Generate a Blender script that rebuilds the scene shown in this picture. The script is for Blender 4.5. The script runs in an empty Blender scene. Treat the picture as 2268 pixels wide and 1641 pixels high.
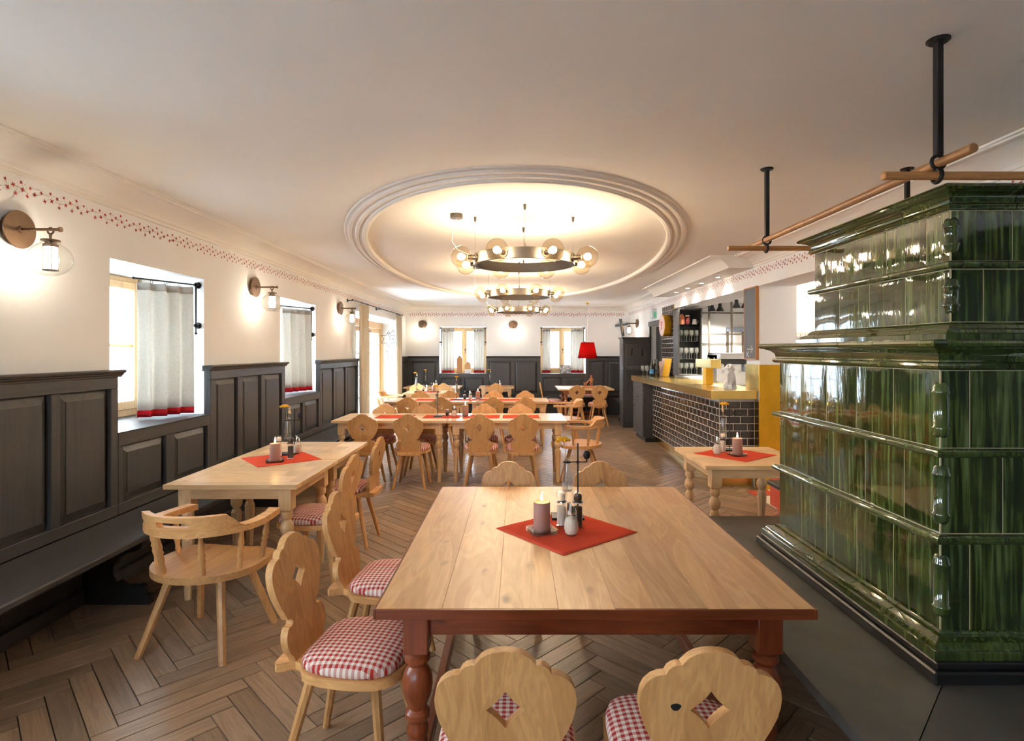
import bpy, bmesh, math, random
from mathutils import Vector, Matrix
from mathutils.geometry import tessellate_polygon
random.seed(7)
R = math.radians
scene = bpy.context.scene
C = scene.collection

# ------------------------------------------------------------------ camera, world, exposure
cam_d = bpy.data.cameras.new('camera')
cam = bpy.data.objects.new('camera', cam_d); C.objects.link(cam)
cam.location = (0, 0, 1.6); cam.rotation_euler = (R(90), 0, 0)
cam_d.sensor_fit = 'HORIZONTAL'; cam_d.sensor_width = 36
cam_d.lens = 36 * 1250 / 2268
cam_d.shift_x = -11 / 2268; cam_d.shift_y = -43.5 / 2268
cam_d.clip_start = 0.05; cam_d.clip_end = 200
scene.camera = cam
scene.view_settings.view_transform = 'Standard'; scene.view_settings.look = 'None'
scene.view_settings.exposure = 1.5; scene.view_settings.gamma = 1.0
scene.view_settings.use_curve_mapping = False
cy = scene.cycles
cy.use_denoising = True; cy.caustics_reflective = False; cy.caustics_refractive = False
cy.max_bounces = 7; cy.diffuse_bounces = 5; cy.glossy_bounces = 3; cy.transmission_bounces = 3
cy.transparent_max_bounces = 14; cy.use_adaptive_sampling = True; cy.adaptive_threshold = 0.17; cy.adaptive_min_samples = 16; cy.sample_clamp_indirect = 6.0; cy.blur_glossy = 0.5

world = bpy.data.worlds.new('sky'); scene.world = world; world.use_nodes = True
wn = world.node_tree; bg = wn.nodes['Background']
bg.inputs[0].default_value = (0.68, 0.84, 1.0, 1); bg.inputs[1].default_value = 12.0

BULB_W = 6.5      # each chandelier bulb
SCONCE_W = 3.4    # each wall lamp
SPOT_W = 26.0     # each downlight over the bar
# sampling portals in the window openings: they emit nothing and only guide the sky light
def portal(name, loc, rot, sx, sy):
    l = bpy.data.lights.new(name, 'AREA'); l.shape = 'RECTANGLE'; l.size = sx; l.size_y = sy
    l.cycles.is_portal = True
    o = bpy.data.objects.new(name, l); o.location = loc; o.rotation_euler = rot; C.objects.link(o)
for yy in (-1.115, 1.675, 4.465, 7.265):
    portal('window_portal', (-3.5, yy, 1.635), (0, R(-90), 0), 1.2, 1.15)
portal('door_portal', (-3.3, 11.44, 1.15), (0, R(-90), 0), 2.25, 3.2)
portal('window_portal', (-1.6, -2.5, 1.6), (R(90), 0, 0), 1.25, 1.2)  # portal of the added fill window behind the camera
for xx in (-1.363, 1.16):
    portal('window_portal', (xx, 14.8, 1.6), (R(-90), 0, 0), 1.15, 1.2)

# ------------------------------------------------------------------ mesh helpers
class MB:
    def __init__(s): s.v = []; s.f = []; s.uv = []
    def add(s, verts, faces, M=None):
        n = len(s.v)
        s.v += [tuple(M @ Vector(v)) for v in verts] if M is not None else [tuple(v) for v in verts]
        s.f += [tuple(i + n for i in f) for f in faces]
        return s
    def box(s, x0, x1, y0, y1, z0, z1, b=0, M=None):
        if b <= 0:
            return s.add([(x0,y0,z0),(x1,y0,z0),(x1,y1,z0),(x0,y1,z0),(x0,y0,z1),(x1,y0,z1),(x1,y1,z1),(x0,y1,z1)],
                  [(0,3,2,1),(4,5,6,7),(0,1,5,4),(1,2,6,5),(2,3,7,6),(3,0,4,7)], M)
        bm = bmesh.new()
        bmesh.ops.create_cube(bm, size=1)
        for v in bm.verts:
            v.co = Vector(((x0+x1)/2 + v.co.x*(x1-x0), (y0+y1)/2 + v.co.y*(y1-y0), (z0+z1)/2 + v.co.z*(z1-z0)))
        bmesh.ops.bevel(bm, geom=bm.edges[:], offset=b, segments=1, affect='EDGES')
        bm.verts.index_update()
        s.add([v.co.copy() for v in bm.verts], [[v.index for v in f.verts] for f in bm.faces], M)
        bm.free(); return s
    def cyl(s, p0, p1, r0, r1=None, n=12, caps=True):
        r1 = r0 if r1 is None else r1
        p0 = Vector(p0); p1 = Vector(p1); d = (p1-p0).normalized()
        a = d.orthogonal().normalized(); b = d.cross(a)
        vs = []
        for p, r in ((p0, r0), (p1, r1)):
            for i in range(n):
                t = 2*math.pi*i/n; vs.append(p + a*(r*math.cos(t)) + b*(r*math.sin(t)))
        fs = [(i, (i+1) % n, n+(i+1) % n, n+i) for i in range(n)]
        if caps: fs += [tuple(reversed(range(n))), tuple(range(n, 2*n))]
        return s.add(vs, fs)
    def lathe(s, prof, n=16, c=(0,0,0), M=None, rot=0, caps=True, sq=None):
        vs = []; m = len(prof)
        for r, z in prof:
            for i in range(n):
                t = 2*math.pi*i/n + rot
                vs.append((c[0]+r*math.cos(t), c[1]+r*math.sin(t), c[2]+z))
        fs = []
        for k in range(m-1):
            for i in range(n):
                fs.append((k*n+i, k*n+(i+1) % n, (k+1)*n+(i+1) % n, (k+1)*n+i))
        if caps: fs += [tuple(reversed(range(n))), tuple(range((m-1)*n, m*n))]
        return s.add(vs, fs, M)
    def sphere(s, c, r, n=12, m=8, sz=1.0):
        prof = [(max(1e-4, r*math.sin(math.pi*k/m)), -r*sz*math.cos(math.pi*k/m)) for k in range(m+1)]
        return s.lathe(prof, n, c)
    def tube(s, path, r, n=8, closed=False):
        P = [Vector(p) for p in path]; m = len(P); vs = []; fs = []
        up = None
        for i in range(m):
            if closed: d = (P[(i+1) % m]-P[i-1]).normalized()
            else: d = (P[min(i+1, m-1)]-P[max(i-1, 0)]).normalized()
            if up is None: a = d.orthogonal().normalized()
            else:
                a = up - d*up.dot(d)
                a = a.normalized() if a.length > 1e-6 else d.orthogonal().normalized()
            up = a; b = d.cross(a)
            rr = r[i] if isinstance(r, (list, tuple)) else r
            for k in range(n):
                t = 2*math.pi*k/n; vs.append(P[i] + a*(rr*math.cos(t)) + b*(rr*math.sin(t)))
        for i in range(m if closed else m-1):
            j = (i+1) % m
            for k in range(n): fs.append((i*n+k, i*n+(k+1) % n, j*n+(k+1) % n, j*n+k))
        if not closed: fs += [tuple(reversed(range(n))), tuple(range((m-1)*n, m*n))]
        return s.add(vs, fs)
    def prism(s, outer, h0, h1, holes=(), M=None):
        """outline in xy extruded along z"""
        loops = [[Vector((p[0], p[1], 0)) for p in outer]] + [[Vector((p[0], p[1], 0)) for p in h] for h in holes]
        flat = [p for l in loops for p in l]; n = len(flat)
        tris = tessellate_polygon(loops)
        vs = [(p.x, p.y, h0) for p in flat] + [(p.x, p.y, h1) for p in flat]
        fs = []
        for t in tris:
            a, b, c = [flat[i] for i in t]
            ccw = (b-a).cross(c-a).z > 0
            t = tuple(t) if ccw else tuple(reversed(t))
            fs.append(tuple(i+n for i in t)); fs.append(tuple(reversed(t)))
        base = 0
        for li, l in enumerate(loops):
            m = len(l)
            area = sum(l[i].x*l[(i+1) % m].y - l[(i+1) % m].x*l[i].y for i in range(m))
            flip = (area < 0) != (li > 0)
            for i in range(m):
                a = base+i; b = base+(i+1) % m
                fs.append((b, a, a+n, b+n) if flip else (a, b, b+n, a+n))
            base += m
        return s.add(vs, fs, M)
    def mesh(s, name, mat, smooth=None):
        me = bpy.data.meshes.new(name)
        me.from_pydata(s.v, [], s.f)
        if mat: me.materials.append(mat)
        if s.uv:
            uvl = me.uv_layers.new(name='UVMap')
            uvl.data.foreach_set('uv', [c for uv in s.uv for c in uv])
        me.validate()
        if smooth is not None:
            me.shade_smooth(); me.set_sharp_from_angle(angle=R(smooth))
        me.update()
        return me
    def build(s, name, mat, parent=None, smooth=None, loc=None, rz=0):
        return link(name, s.mesh(name, mat, smooth), parent, loc, rz)

def link(name, me, parent=None, loc=None, rz=0, rot=None):
    o = bpy.data.objects.new(name, me); C.objects.link(o)
    if parent: o.parent = parent
    if loc is not None: o.location = loc
    if rot is not None: o.rotation_euler = rot
    elif rz: o.rotation_euler = (0, 0, rz)
    return o
def tag(o, label=None, cat=None, group=None, kind=None):
    if label: o['label'] = label
    if cat: o['category'] = cat
    if group: o['group'] = group
    if kind: o['kind'] = kind
    return o
def thing(name, label, cat, loc=(0,0,0), rz=0, group=None):
    o = bpy.data.objects.new(name, None); C.objects.link(o)
    o.empty_display_size = .1
    o.location = loc; o.rotation_euler = (0, 0, rz)
    return tag(o, label, cat, group)
def struct(name, loc=(0,0,0)):
    o = bpy.data.objects.new(name, None); C.objects.link(o); o.empty_display_size = .1
    o.location = loc; o['kind'] = 'structure'; return o
def copy_tree(o, parent=None):
    c = o.copy(); C.objects.link(c); c.parent = parent
    for ch in o.children: copy_tree(ch, c)
    return c
def place(proto, loc, rz, label, group=None):
    """first use moves the prototype itself, later uses copy it"""
    if proto.get('_used'):
        o = copy_tree(proto)
    else:
        o = proto; o['_used'] = 1
    o.location = loc; o.rotation_euler = (0, 0, rz); o['label'] = label
    if group: o['group'] = group
    return o

# ------------------------------------------------------------------ materials
class NT:
    def __init__(s, name):
        s.m = bpy.data.materials.new(name); s.m.use_nodes = True
        s.t = s.m.node_tree; s.t.nodes.clear()
        s.out = s.n('ShaderNodeOutputMaterial')
    def n(s, typ, **kw):
        nd = s.t.nodes.new(typ)
        for k, v in kw.items(): setattr(nd, k, v)
        return nd
    def l(s, a, b): s.t.links.new(a, b)
    def bsdf(s, color=(.8,.8,.8), rough=.5, metal=0, coat=0, coat_rough=.05, spec=.5):
        b = s.n('ShaderNodeBsdfPrincipled')
        b.inputs['Base Color'].default_value = (*color, 1); b.inputs['Roughness'].default_value = rough
        b.inputs['Metallic'].default_value = metal; b.inputs['Coat Weight'].default_value = coat
        b.inputs['Coat Roughness'].default_value = coat_rough
        b.inputs['Specular IOR Level'].default_value = spec
        s.l(b.outputs[0], s.out.inputs[0]); return b
    def math(s, op, a, b=None):
        nd = s.n('ShaderNodeMath', operation=op)
        for i, x in enumerate((a, b)):
            if x is None: continue
            if isinstance(x, (int, float)): nd.inputs[i].default_value = x
            else: s.l(x, nd.inputs[i])
        return nd.outputs[0]
    def vmath(s, op, a, b):
        nd = s.n('ShaderNodeVectorMath', operation=op)
        for i, x in enumerate((a, b)):
            if isinstance(x, (tuple, list)): nd.inputs[i].default_value = x
            else: s.l(x, nd.inputs[i])
        return nd.outputs[0]
    def mix(s, fac, a, b, typ='MIX'):
        nd = s.n('ShaderNodeMix', data_type='RGBA', blend_type=typ)
        for i, x in ((0, fac), (6, a), (7, b)):
            if isinstance(x, (int, float)): nd.inputs[i].default_value = x
            elif isinstance(x, (tuple, list)): nd.inputs[i].default_value = (*x, 1)
            else: s.l(x, nd.inputs[i])
        return nd.outputs[2]
    def noise(s, vec, scale=1, detail=4, dist=0, rough=.5):
        nd = s.n('ShaderNodeTexNoise'); nd.inputs['Scale'].default_value = scale
        nd.inputs['Detail'].default_value = detail; nd.inputs['Distortion'].default_value = dist
        nd.inputs['Roughness'].default_value = rough
        if vec is not None: s.l(vec, nd.inputs['Vector'])
        return nd.outputs['Fac']
    def ramp(s, fac, stops):
        nd = s.n('ShaderNodeValToRGB'); e = nd.color_ramp.elements
        while len(e) < len(stops): e.new(.5)
        for i, (p, c) in enumerate(stops):
            e[i].position = p; e[i].color = (*c, 1) if not isinstance(c, (int, float)) else (c, c, c, 1)
        s.l(fac, nd.inputs[0]); return nd.outputs[0]
    def bump(s, h, strength, dist, target):
        nd = s.n('ShaderNodeBump'); nd.inputs['Strength'].default_value = strength; nd.inputs['Distance'].default_value = dist
        s.l(h, nd.inputs['Height']); s.l(nd.outputs[0], target.inputs['Normal'])
        return nd
def srgb(r, g, b):
    f = lambda c: (c/12.92 if c <= .04045 else ((c+.055)/1.055)**2.4)
    return (f(r/255), f(g/255), f(b/255))
def plain(name, col, rough=.5, metal=0, coat=0, noise=0, nscale=20, bump=0, spec=.5):
    t = NT(name); b = t.bsdf(col, rough, metal, coat, spec=spec)
    if noise or bump:
        tc = t.n('ShaderNodeTexCoord').outputs['Object']
        f = t.noise(tc, nscale, 5)
        if noise:
            d = tuple(c*(1-noise) for c in col); h = tuple(min(1, c*(1+noise)) for c in col)
            t.l(t.ramp(f, [(.3, d), (.7, h)]), b.inputs['Base Color'])
        if bump: t.bump(f, bump, .002, b)
    return t.m
def wood(name, light, dark, axis=0, rough=.42, across=16, along=1.1, knots=.5, coat=0, uv=False, var=.18, spec=.4):
    t = NT(name); b = t.bsdf(light, rough, coat=coat, coat_rough=.2, spec=spec)
    tc = t.n('ShaderNodeTexCoord')
    oi = t.n('ShaderNodeObjectInfo')
    rnd = oi.outputs['Random']
    vec = tc.outputs['UV'] if uv else tc.outputs['Object']
    if not uv:
        vec = t.vmath('ADD', vec, t.n('ShaderNodeCombineXYZ').outputs[0])
        cmb = vec.node.inputs[1].links[0].from_node
        for i, k in enumerate((37.0, 53.0, 71.0)): t.l(t.math('MULTIPLY', rnd, k), cmb.inputs[i])
    sc = [across]*3; sc[axis] = along
    v1 = t.vmath('MULTIPLY', vec, tuple(sc))
    f1 = t.noise(v1, 1, 3, 1.2)
    rings = t.math('FRACT', t.math('MULTIPLY', f1, 7.0))
    rings = t.math('ABSOLUTE', t.math('SUBTRACT', rings, .5))
    sc2 = [across*9]*3; sc2[axis] = along*5
    f2 = t.noise(t.vmath('MULTIPLY', vec, tuple(sc2)), 1, 2)
    mid = tuple((a+c)/2 for a, c in zip(light, dark))
    col = t.ramp(f1, [(.28, mid), (.5, light), (.75, tuple(min(1, c*1.06) for c in light))])
    col = t.mix(t.math('MULTIPLY', rings, .58), col, dark)
    col = t.mix(t.math('MULTIPLY', t.ramp(f2, [(.45, 0.0), (.75, 1.0)]), .25), col, dark)
    if knots:
        vo = t.n('ShaderNodeTexVoronoi'); vo.inputs['Scale'].default_value = 1
        sk = [6.0]*3; sk[axis] = 2.4
        wob = t.n('ShaderNodeTexNoise'); wob.inputs['Scale'].default_value = 14; t.l(vec, wob.inputs['Vector'])
        kv = t.vmath('ADD', t.vmath('MULTIPLY', vec, tuple(sk)), t.vmath('MULTIPLY', wob.outputs['Color'], (.22, .22, .22)))
        t.l(kv, vo.inputs['Vector'])
        k = t.ramp(vo.outputs['Distance'], [(.03, 1.0), (.06, .45), (.13, 0.0)])
        col = t.mix(t.math('MULTIPLY', k, knots), col, tuple(c*.42 for c in dark))
    if uv:
        at = t.n('ShaderNodeAttribute'); at.attribute_name = 'rnd'
        rnd = t.math('FRACT', t.math('ADD', rnd, at.outputs['Fac']))
    val = t.math('ADD', t.math('MULTIPLY', rnd, 2*var), 1-var)
    hsv = t.n('ShaderNodeHueSaturation'); t.l(col, hsv.inputs['Color']); t.l(val, hsv.inputs['Value'])
    t.l(hsv.outputs[0], b.inputs['Base Color'])
    t.bump(f2, .12, .001, b)
    return t.m
def wood3(name, *a, **k):
    return [wood(name + '_' + 'xyz'[i], *a, axis=i, **k) for i in range(3)]
def emit(name, col, strength):
    t = NT(name); e = t.n('ShaderNodeEmission'); e.inputs[0].default_value = (*col, 1); e.inputs[1].default_value = strength
    t.l(e.outputs[0], t.out.inputs[0]); return t.m
def glass(name, tint=(1,1,1), refl=1.0, rough=.02, ior=1.45, haze=0):
    t = NT(name)
    tr = t.n('ShaderNodeBsdfTransparent'); tr.inputs[0].default_value = (*tint, 1)
    gl = t.n('ShaderNodeBsdfGlossy'); gl.inputs['Roughness'].default_value = rough
    lw = t.n('ShaderNodeLayerWeight'); lw.inputs[0].default_value = .5      # Schlick reflectance of a thin pane
    f0 = ((ior-1)/(ior+1))**2
    fr = t.math('ADD', t.math('MULTIPLY', t.math('POWER', lw.outputs['Facing'], 4.0), 1-f0), f0)
    mx = t.n('ShaderNodeMixShader')
    t.l(t.math('MINIMUM', t.math('MULTIPLY', fr, refl), .9), mx.inputs[0]); t.l(tr.outputs[0], mx.inputs[1]); t.l(gl.outputs[0], mx.inputs[2])
    if haze:
        df = t.n('ShaderNodeBsdfDiffuse'); df.inputs[0].default_value = (.9, .9, .86, 1); m2 = t.n('ShaderNodeMixShader'); m2.inputs[0].default_value = haze
        t.l(mx.outputs[0], m2.inputs[1]); t.l(df.outputs[0], m2.inputs[2]); mx = m2
    t.l(mx.outputs[0], t.out.inputs[0]); return t.m
def cloth(name, col, trans=.35, weave=True, noise=.12):
    t = NT(name)
    d = t.n('ShaderNodeBsdfDiffuse'); tl = t.n('ShaderNodeBsdfTranslucent'); mx = t.n('ShaderNodeMixShader'); mx.inputs[0].default_value = trans
    tc = t.n('ShaderNodeTexCoord').outputs['Object']
    if weave:
        f = t.noise(t.vmath('MULTIPLY', tc, (60, 60, 420)), 1, 2); g = t.noise(t.vmath('MULTIPLY', tc, (420, 420, 40)), 1, 2)
        f = t.math('MULTIPLY', t.math('ADD', f, g), .5)
    else: f = t.noise(tc, 6, 3)
    c = t.ramp(f, [(.35, tuple(x*(1-noise) for x in col)), (.65, tuple(min(1, x*(1+noise)) for x in col))])
    t.l(c, d.inputs[0]); t.l(c, tl.inputs[0])
    t.l(d.outputs[0], mx.inputs[1]); t.l(tl.outputs[0], mx.inputs[2]); t.l(mx.outputs[0], t.out.inputs[0]); return t.m
def gingham(name, red, white, p=.022):
    t = NT(name); b = t.bsdf(red, .9, spec=.2)
    sp = t.n('ShaderNodeSeparateXYZ'); tc = t.n('ShaderNodeTexCoord'); t.l(tc.outputs['Object'], sp.inputs[0])
    fx = t.math('GREATER_THAN', t.math('FRACT', t.math('DIVIDE', t.math('ADD', sp.outputs[0], 5.0), p)), .5)
    fy = t.math('GREATER_THAN', t.math('FRACT', t.math('DIVIDE', t.math('ADD', sp.outputs[1], 5.0), p)), .5)
    mid = tuple((a*.55+c*.45) for a, c in zip(red, white))
    s2 = t.math('ADD', fx, fy)
    col = t.mix(t.math('GREATER_THAN', s2, .5), white, mid)
    col = t.mix(t.math('GREATER_THAN', s2, 1.5), col, red)
    t.l(col, b.inputs['Base Color']); return t.m

M = {}
M['plaster'] = plain('plaster', srgb(238, 236, 233), .9, noise=.025, nscale=1.5, bump=.15, spec=.2)
M['ceiling'] = plain('ceiling_plaster', srgb(238, 231, 222), .9, noise=.02, nscale=1.2, bump=.1, spec=.2)
M['white_reveal'] = plain('white_reveal', srgb(242, 240, 236), .85, spec=.2)
M['stencil_red'] = plain('stencil_red', srgb(176, 48, 38), .8)
M['stencil_vine'] = plain('stencil_vine', srgb(168, 128, 92), .8)
oak_l, oak_d = srgb(214, 162, 104), srgb(164, 108, 58)
WO = wood3('oak', oak_l, oak_d, across=13)
tab_l, tab_d = srgb(224, 186, 138), srgb(186, 140, 92)
WT = wood3('table_oak', tab_l, tab_d, across=9, rough=.3, spec=.5)
WR = wood3('red_stained_pine', srgb(136, 66, 34), srgb(84, 34, 16), across=12, rough=.32, knots=.7, spec=.5)
WTF = wood3('scrubbed_larch', srgb(214, 168, 116), srgb(164, 106, 62), across=8, rough=.33, knots=.9, var=.15, spec=.5)
WW = wood3('window_wood', srgb(222, 184, 132), srgb(190, 144, 92), across=14, rough=.4, knots=.2)
WD = wood3('dark_stained_wood', srgb(70, 67, 66), srgb(50, 47, 46), across=22, rough=.4, knots=0, var=.04, spec=.45)
WRAIL = wood3('rail_wood', srgb(190, 134, 82), srgb(150, 98, 54), across=30, rough=.4, knots=0)
M['floor_wood'] = wood('floor_oak', srgb(158, 129, 102), srgb(98, 76, 58), axis=0, across=26, along=1.6, rough=.32, knots=.3, uv=True, var=.24, spec=.4)
M['floor_gap'] = plain('floor_joint', srgb(60, 44, 32), .8)
M['gingham'] = gingham('gingham', srgb(178, 54, 46), srgb(232, 214, 200))
M['gingham_o'] = gingham('gingham_orange', srgb(196, 90, 50), srgb(240, 214, 180), .03)
M['napkin'] = cloth('red_napkin', srgb(214, 84, 62), .05, True, .06)
M['linen'] = cloth('linen', srgb(220, 215, 206), .42)
M['linen_red'] = cloth('linen_red', srgb(196, 44, 52), .2)
M['drape'] = cloth('drape', srgb(214, 200, 178), .25)
M['bronze'] = plain('bronze', srgb(118, 96, 78), .38, 1.0, noise=.12, nscale=14)
M['iron'] = plain('black_iron', srgb(44, 42, 42), .45, .6)
M['grey_metal'] = plain('chandelier_metal', srgb(118, 108, 98), .4, .9)
M['chrome'] = plain('chrome', srgb(200, 200, 200), .12, 1.0)
M['steel'] = plain('steel', srgb(190, 186, 180), .25, 1.0)
M['brass'] = plain('brass', srgb(220, 188, 108), .24, 1.0, noise=.12, nscale=7)
M['brass_d'] = plain('brass_panel', srgb(214, 164, 48), .45, 1.0, noise=.1, nscale=5)
M['bulb'] = emit('bulb_filament', (1.0, .78, .48), 60)
M['tube_lamp'] = emit('lamp_tube', (1.0, .90, .74), 22)
M['spot_e'] = emit('downlight_lens', (1.0, .86, .62), 30)
M['flame'] = emit('flame', (1.0, .62, .22), 30)
M['smoke_glass'] = glass('smoked_glass', (.93, .87, .76), 1.0)
M['clear_glass'] = glass('clear_glass', (.96, .97, .96), 1.1)
M['pane'] = glass('window_pane', (.95, .97, .98), .8)
M['vase_glass'] = glass('vase_glass', (.84, .83, .80), 2.2, ior=1.5, haze=.05)
M['stemware'] = glass('stemware', (.90, .90, .86), 2.6, ior=1.5, haze=.16)
M['thick_glass'] = glass('thick_glass', (.86, .89, .88), 1.6, ior=1.5)
M['salt'] = plain('salt', srgb(222, 204, 186), .9)
M['pepper'] = plain('peppercorns', srgb(70, 48, 36), .8, noise=.6, nscale=220)
M['sugar'] = plain('sugar', srgb(226, 208, 188), .9)
M['black'] = plain('black_lacquer', srgb(34, 32, 31), .35)
M['black_matt'] = plain('black_matt', srgb(24, 23, 22), .7)
M['white'] = plain('white_enamel', srgb(236, 232, 226), .5)
M['yellow'] = plain('yarrow_yellow', srgb(222, 160, 24), .9, noise=.3, nscale=90)
M['straw'] = plain('dry_straw', srgb(214, 184, 140), .9)
M['stem'] = plain('stem', srgb(150, 130, 90), .9)
t_ = NT('candle_wax'); b_ = t_.bsdf(srgb(172, 128, 112), .6); b_.inputs['Subsurface Weight'].default_value = .6
b_.inputs['Subsurface Radius'].default_value = (.05, .02, .008); M['wax'] = t_.m
M['slab'] = plain('stove_bench_slab', srgb(82, 79, 73), .36, noise=.22, nscale=5, bump=.1)
def glaze(name, fx, fz, bump, flat=False):
    t = NT(name); b = t.bsdf(srgb(40, 56, 24), .05, spec=.8, coat=.7, coat_rough=.03)
    tc = t.n('ShaderNodeTexCoord').outputs['Object']; oi = t.n('ShaderNodeObjectInfo').outputs['Random']
    cx = t.n('ShaderNodeCombineXYZ'); t.l(t.math('MULTIPLY', oi, 31.0), cx.inputs[0]); t.l(t.math('MULTIPLY', oi, 17.0), cx.inputs[1])
    ov = t.vmath('ADD', tc, cx.outputs[0])
    f = t.noise(t.vmath('MULTIPLY', ov, (fx, fx, fz)), 1, 1.5, .1)
    f = t.math('ADD', t.math('MULTIPLY', f, .8), t.math('MULTIPLY', t.noise(t.vmath('MULTIPLY', ov, (fx*3, fx*3, fz*1.5)), 1, 1), .2))
    g = t.noise(ov, 5, 2)
    c1 = t.ramp(f, [(.36, srgb(36, 44, 14)), (.50, srgb(64, 76, 28)), (.66, srgb(102, 116, 68))])
    c2 = t.ramp(f, [(.38, srgb(28, 38, 16)), (.54, srgb(48, 62, 28)), (.72, srgb(80, 96, 60))])
    if flat: c1 = t.mix(.6, c1, srgb(70, 84, 34)); c2 = t.mix(.6, c2, srgb(56, 70, 32))
    t.l(t.mix(t.ramp(g, [(.4, 0.0), (.6, 1.0)]), c1, c2), b.inputs['Base Color'])
    h = t.noise(t.vmath('MULTIPLY', ov, (30, 30, 8)), 1, 3)
    t.bump(h, bump, .003, b)
    return t.m
M['glaze'] = glaze('green_glaze', 60, 3.0, .30)
M['glaze_m'] = glaze('green_glaze_moulding', 70, 2.0, .06, True)
M['grout'] = plain('grout', srgb(190, 172, 134), .9)
M['bar_tile'] = plain('metro_tile', srgb(58, 50, 46), .12, noise=.15, nscale=3, spec=.6)
M['bar_grout'] = plain('bar_grout', srgb(196, 182, 164), .9)
M['red_shade'] = cloth('red_shade', srgb(214, 40, 36), .6, False, .03)
M['carved'] = wood('carved_wood', srgb(204, 132, 82), srgb(150, 84, 46), axis=2, across=30, knots=0)
M['chalk'] = plain('chalkboard', srgb(92, 96, 102), .6)
M['chalkmark'] = plain('chalk_line', srgb(236, 236, 232), .9)
M['door_grey'] = plain('door_grey', srgb(64, 62, 60), .45)
M['door_dark'] = plain('door_dark', srgb(44, 42, 41), .5)
M['ext_wall'] = plain('outside_render', srgb(225, 225, 225), .9)
M['ext_roof'] = plain('outside_roof', srgb(150, 98, 84), .9, noise=.2, nscale=6)
M['ext_grey'] = plain('outside_timber', srgb(120, 126, 134), .9)
M['snow'] = plain('outside_ground', srgb(200, 202, 204), .9)
M['red_tile'] = plain('terracotta_tile', srgb(196, 74, 46), .5)
M['cream_tile'] = plain('cream_tile', srgb(232, 216, 190), .5)
# ================================================================== THE ROOM
ZC = 2.73; XL = -2.80; XR = 2.80; YB = 14.20; YF = -2.2
def wall_boxes(mb, axis, a0, a1, u0, u1, z0, z1, ops):
    def bx(ua, ub, za, zb):
        if ub-ua < 1e-4 or zb-za < 1e-4: return
        if axis == 'x': mb.box(a0, a1, ua, ub, za, zb)
        else: mb.box(ua, ub, a0, a1, za, zb)
    u = u0
    for (oa, ob, za, zb) in sorted(ops):
        bx(u, oa, z0, z1); bx(oa, ob, z0, za); bx(oa, ob, zb, z1); u = ob
    bx(u, u1, z0, z1)
LW = [(-1.70, -.53), (1.09, 2.26), (3.88, 5.05), (6.67, 7.86)]
m = MB(); wall_boxes(m, 'x', -3.45, XL, YF, YB+.55, 0, 2.95, [(a, b, 1.03, 2.24) for a, b in LW] + [(9.78, 13.1, 0, 2.30)])
wall_left = tag(m.build('wall_left', M['plaster']), kind='structure')
m = MB(); wall_boxes(m, 'y', YB, YB+.55, XL, XR, 0, 2.95, [(-1.954, -.772, 1.02, 2.21), (.59, 1.727, 1.02, 2.21)])
wall_back = tag(m.build('wall_back', M['plaster']), kind='structure')
m = MB(); wall_boxes(m, 'x', XR, 3.22, YF, YB+.55, 0, 2.95, [(3.9, 6.5, 0, 2.355), (6.88, 10.03, 0, 2.355), (10.95, 11.87, 0, 2.12)])
wall_right = tag(m.build('wall_right', M['plaster']), kind='structure')
m = MB(); wall_boxes(m, 'y', YF-.25, YF, XL, XR, 0, 2.95, [(-2.25, -.95, 1.02, 2.24)])  # opening for the added fill window
tag(m.build('wall_front', M['plaster']), kind='structure')
m = MB(); m.box(XL, XR, YF, YB, ZC, ZC+.2)
ceiling = tag(m.build('ceiling', M['ceiling']), kind='structure')
# bar niche and side room behind the right wall
m = MB(); m.box(3.22, 4.5, 10.1, 10.3, 0, 2.7); m.box(4.5, 4.65, 7.3, 10.3, 0, 2.7); m.box(3.22, 4.5, 7.3, 7.42, 0, 2.7); m.box(3.22, 4.5, 7.42, 10.1, 2.46, 2.6)
tag(m.build('wall_bar_niche', M['plaster']), kind='structure')
m = MB(); m.box(4.65, 5.8, 7.3, 7.42, 0, 2.7); m.box(5.8, 5.95, 3.3, 7.42, 0, 2.7); m.box(3.22, 5.8, 3.3, 3.42, 0, 2.7); m.box(3.22, 5.8, 3.42, 7.3, 2.6, 2.7)
tag(m.build('wall_side_room', M['plaster']), kind='structure')
m = MB(); m.box(3.22, 3.5, 10.95, 11.87, 0, .001); m.box(3.5, 3.55, 10.8, 12.0, 0, 2.3)
tag(m.build('wall_corridor', M['door_dark']), kind='structure')

# crown moulding
arc = [(.02 + .17*(1-math.cos(a)), 2.618 + .092*math.sin(a)) for a in [math.pi/2*k/8 for k in range(9)]]
arc = [(.02 + .17*(k/8)**1.6, 2.618 + .092*(k/8)**.75) for k in range(9)]
crown = [(0, 2.585), (.012, 2.587), (.012, 2.612)] + arc + [(.20, 2.704), (.222, 2.706), (.226, 2.716), (.24, 2.718), (.24, 2.731)]
m = MB(); vs = []; n = len(crown)
for o, z in crown:
    vs += [(XL+o, YF, z), (XL+o, YB-o, z), (XR-o, YB-o, z), (XR-o, YF, z)]
fs = []
for k in range(n-1):
    for j in range(3): fs.append((k*4+j, k*4+j+1, k*4+4+j+1, k*4+4+j))
m.add(vs, fs)
tag(m.build('trim_1', M['ceiling'], smooth=25), kind='structure')
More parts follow.
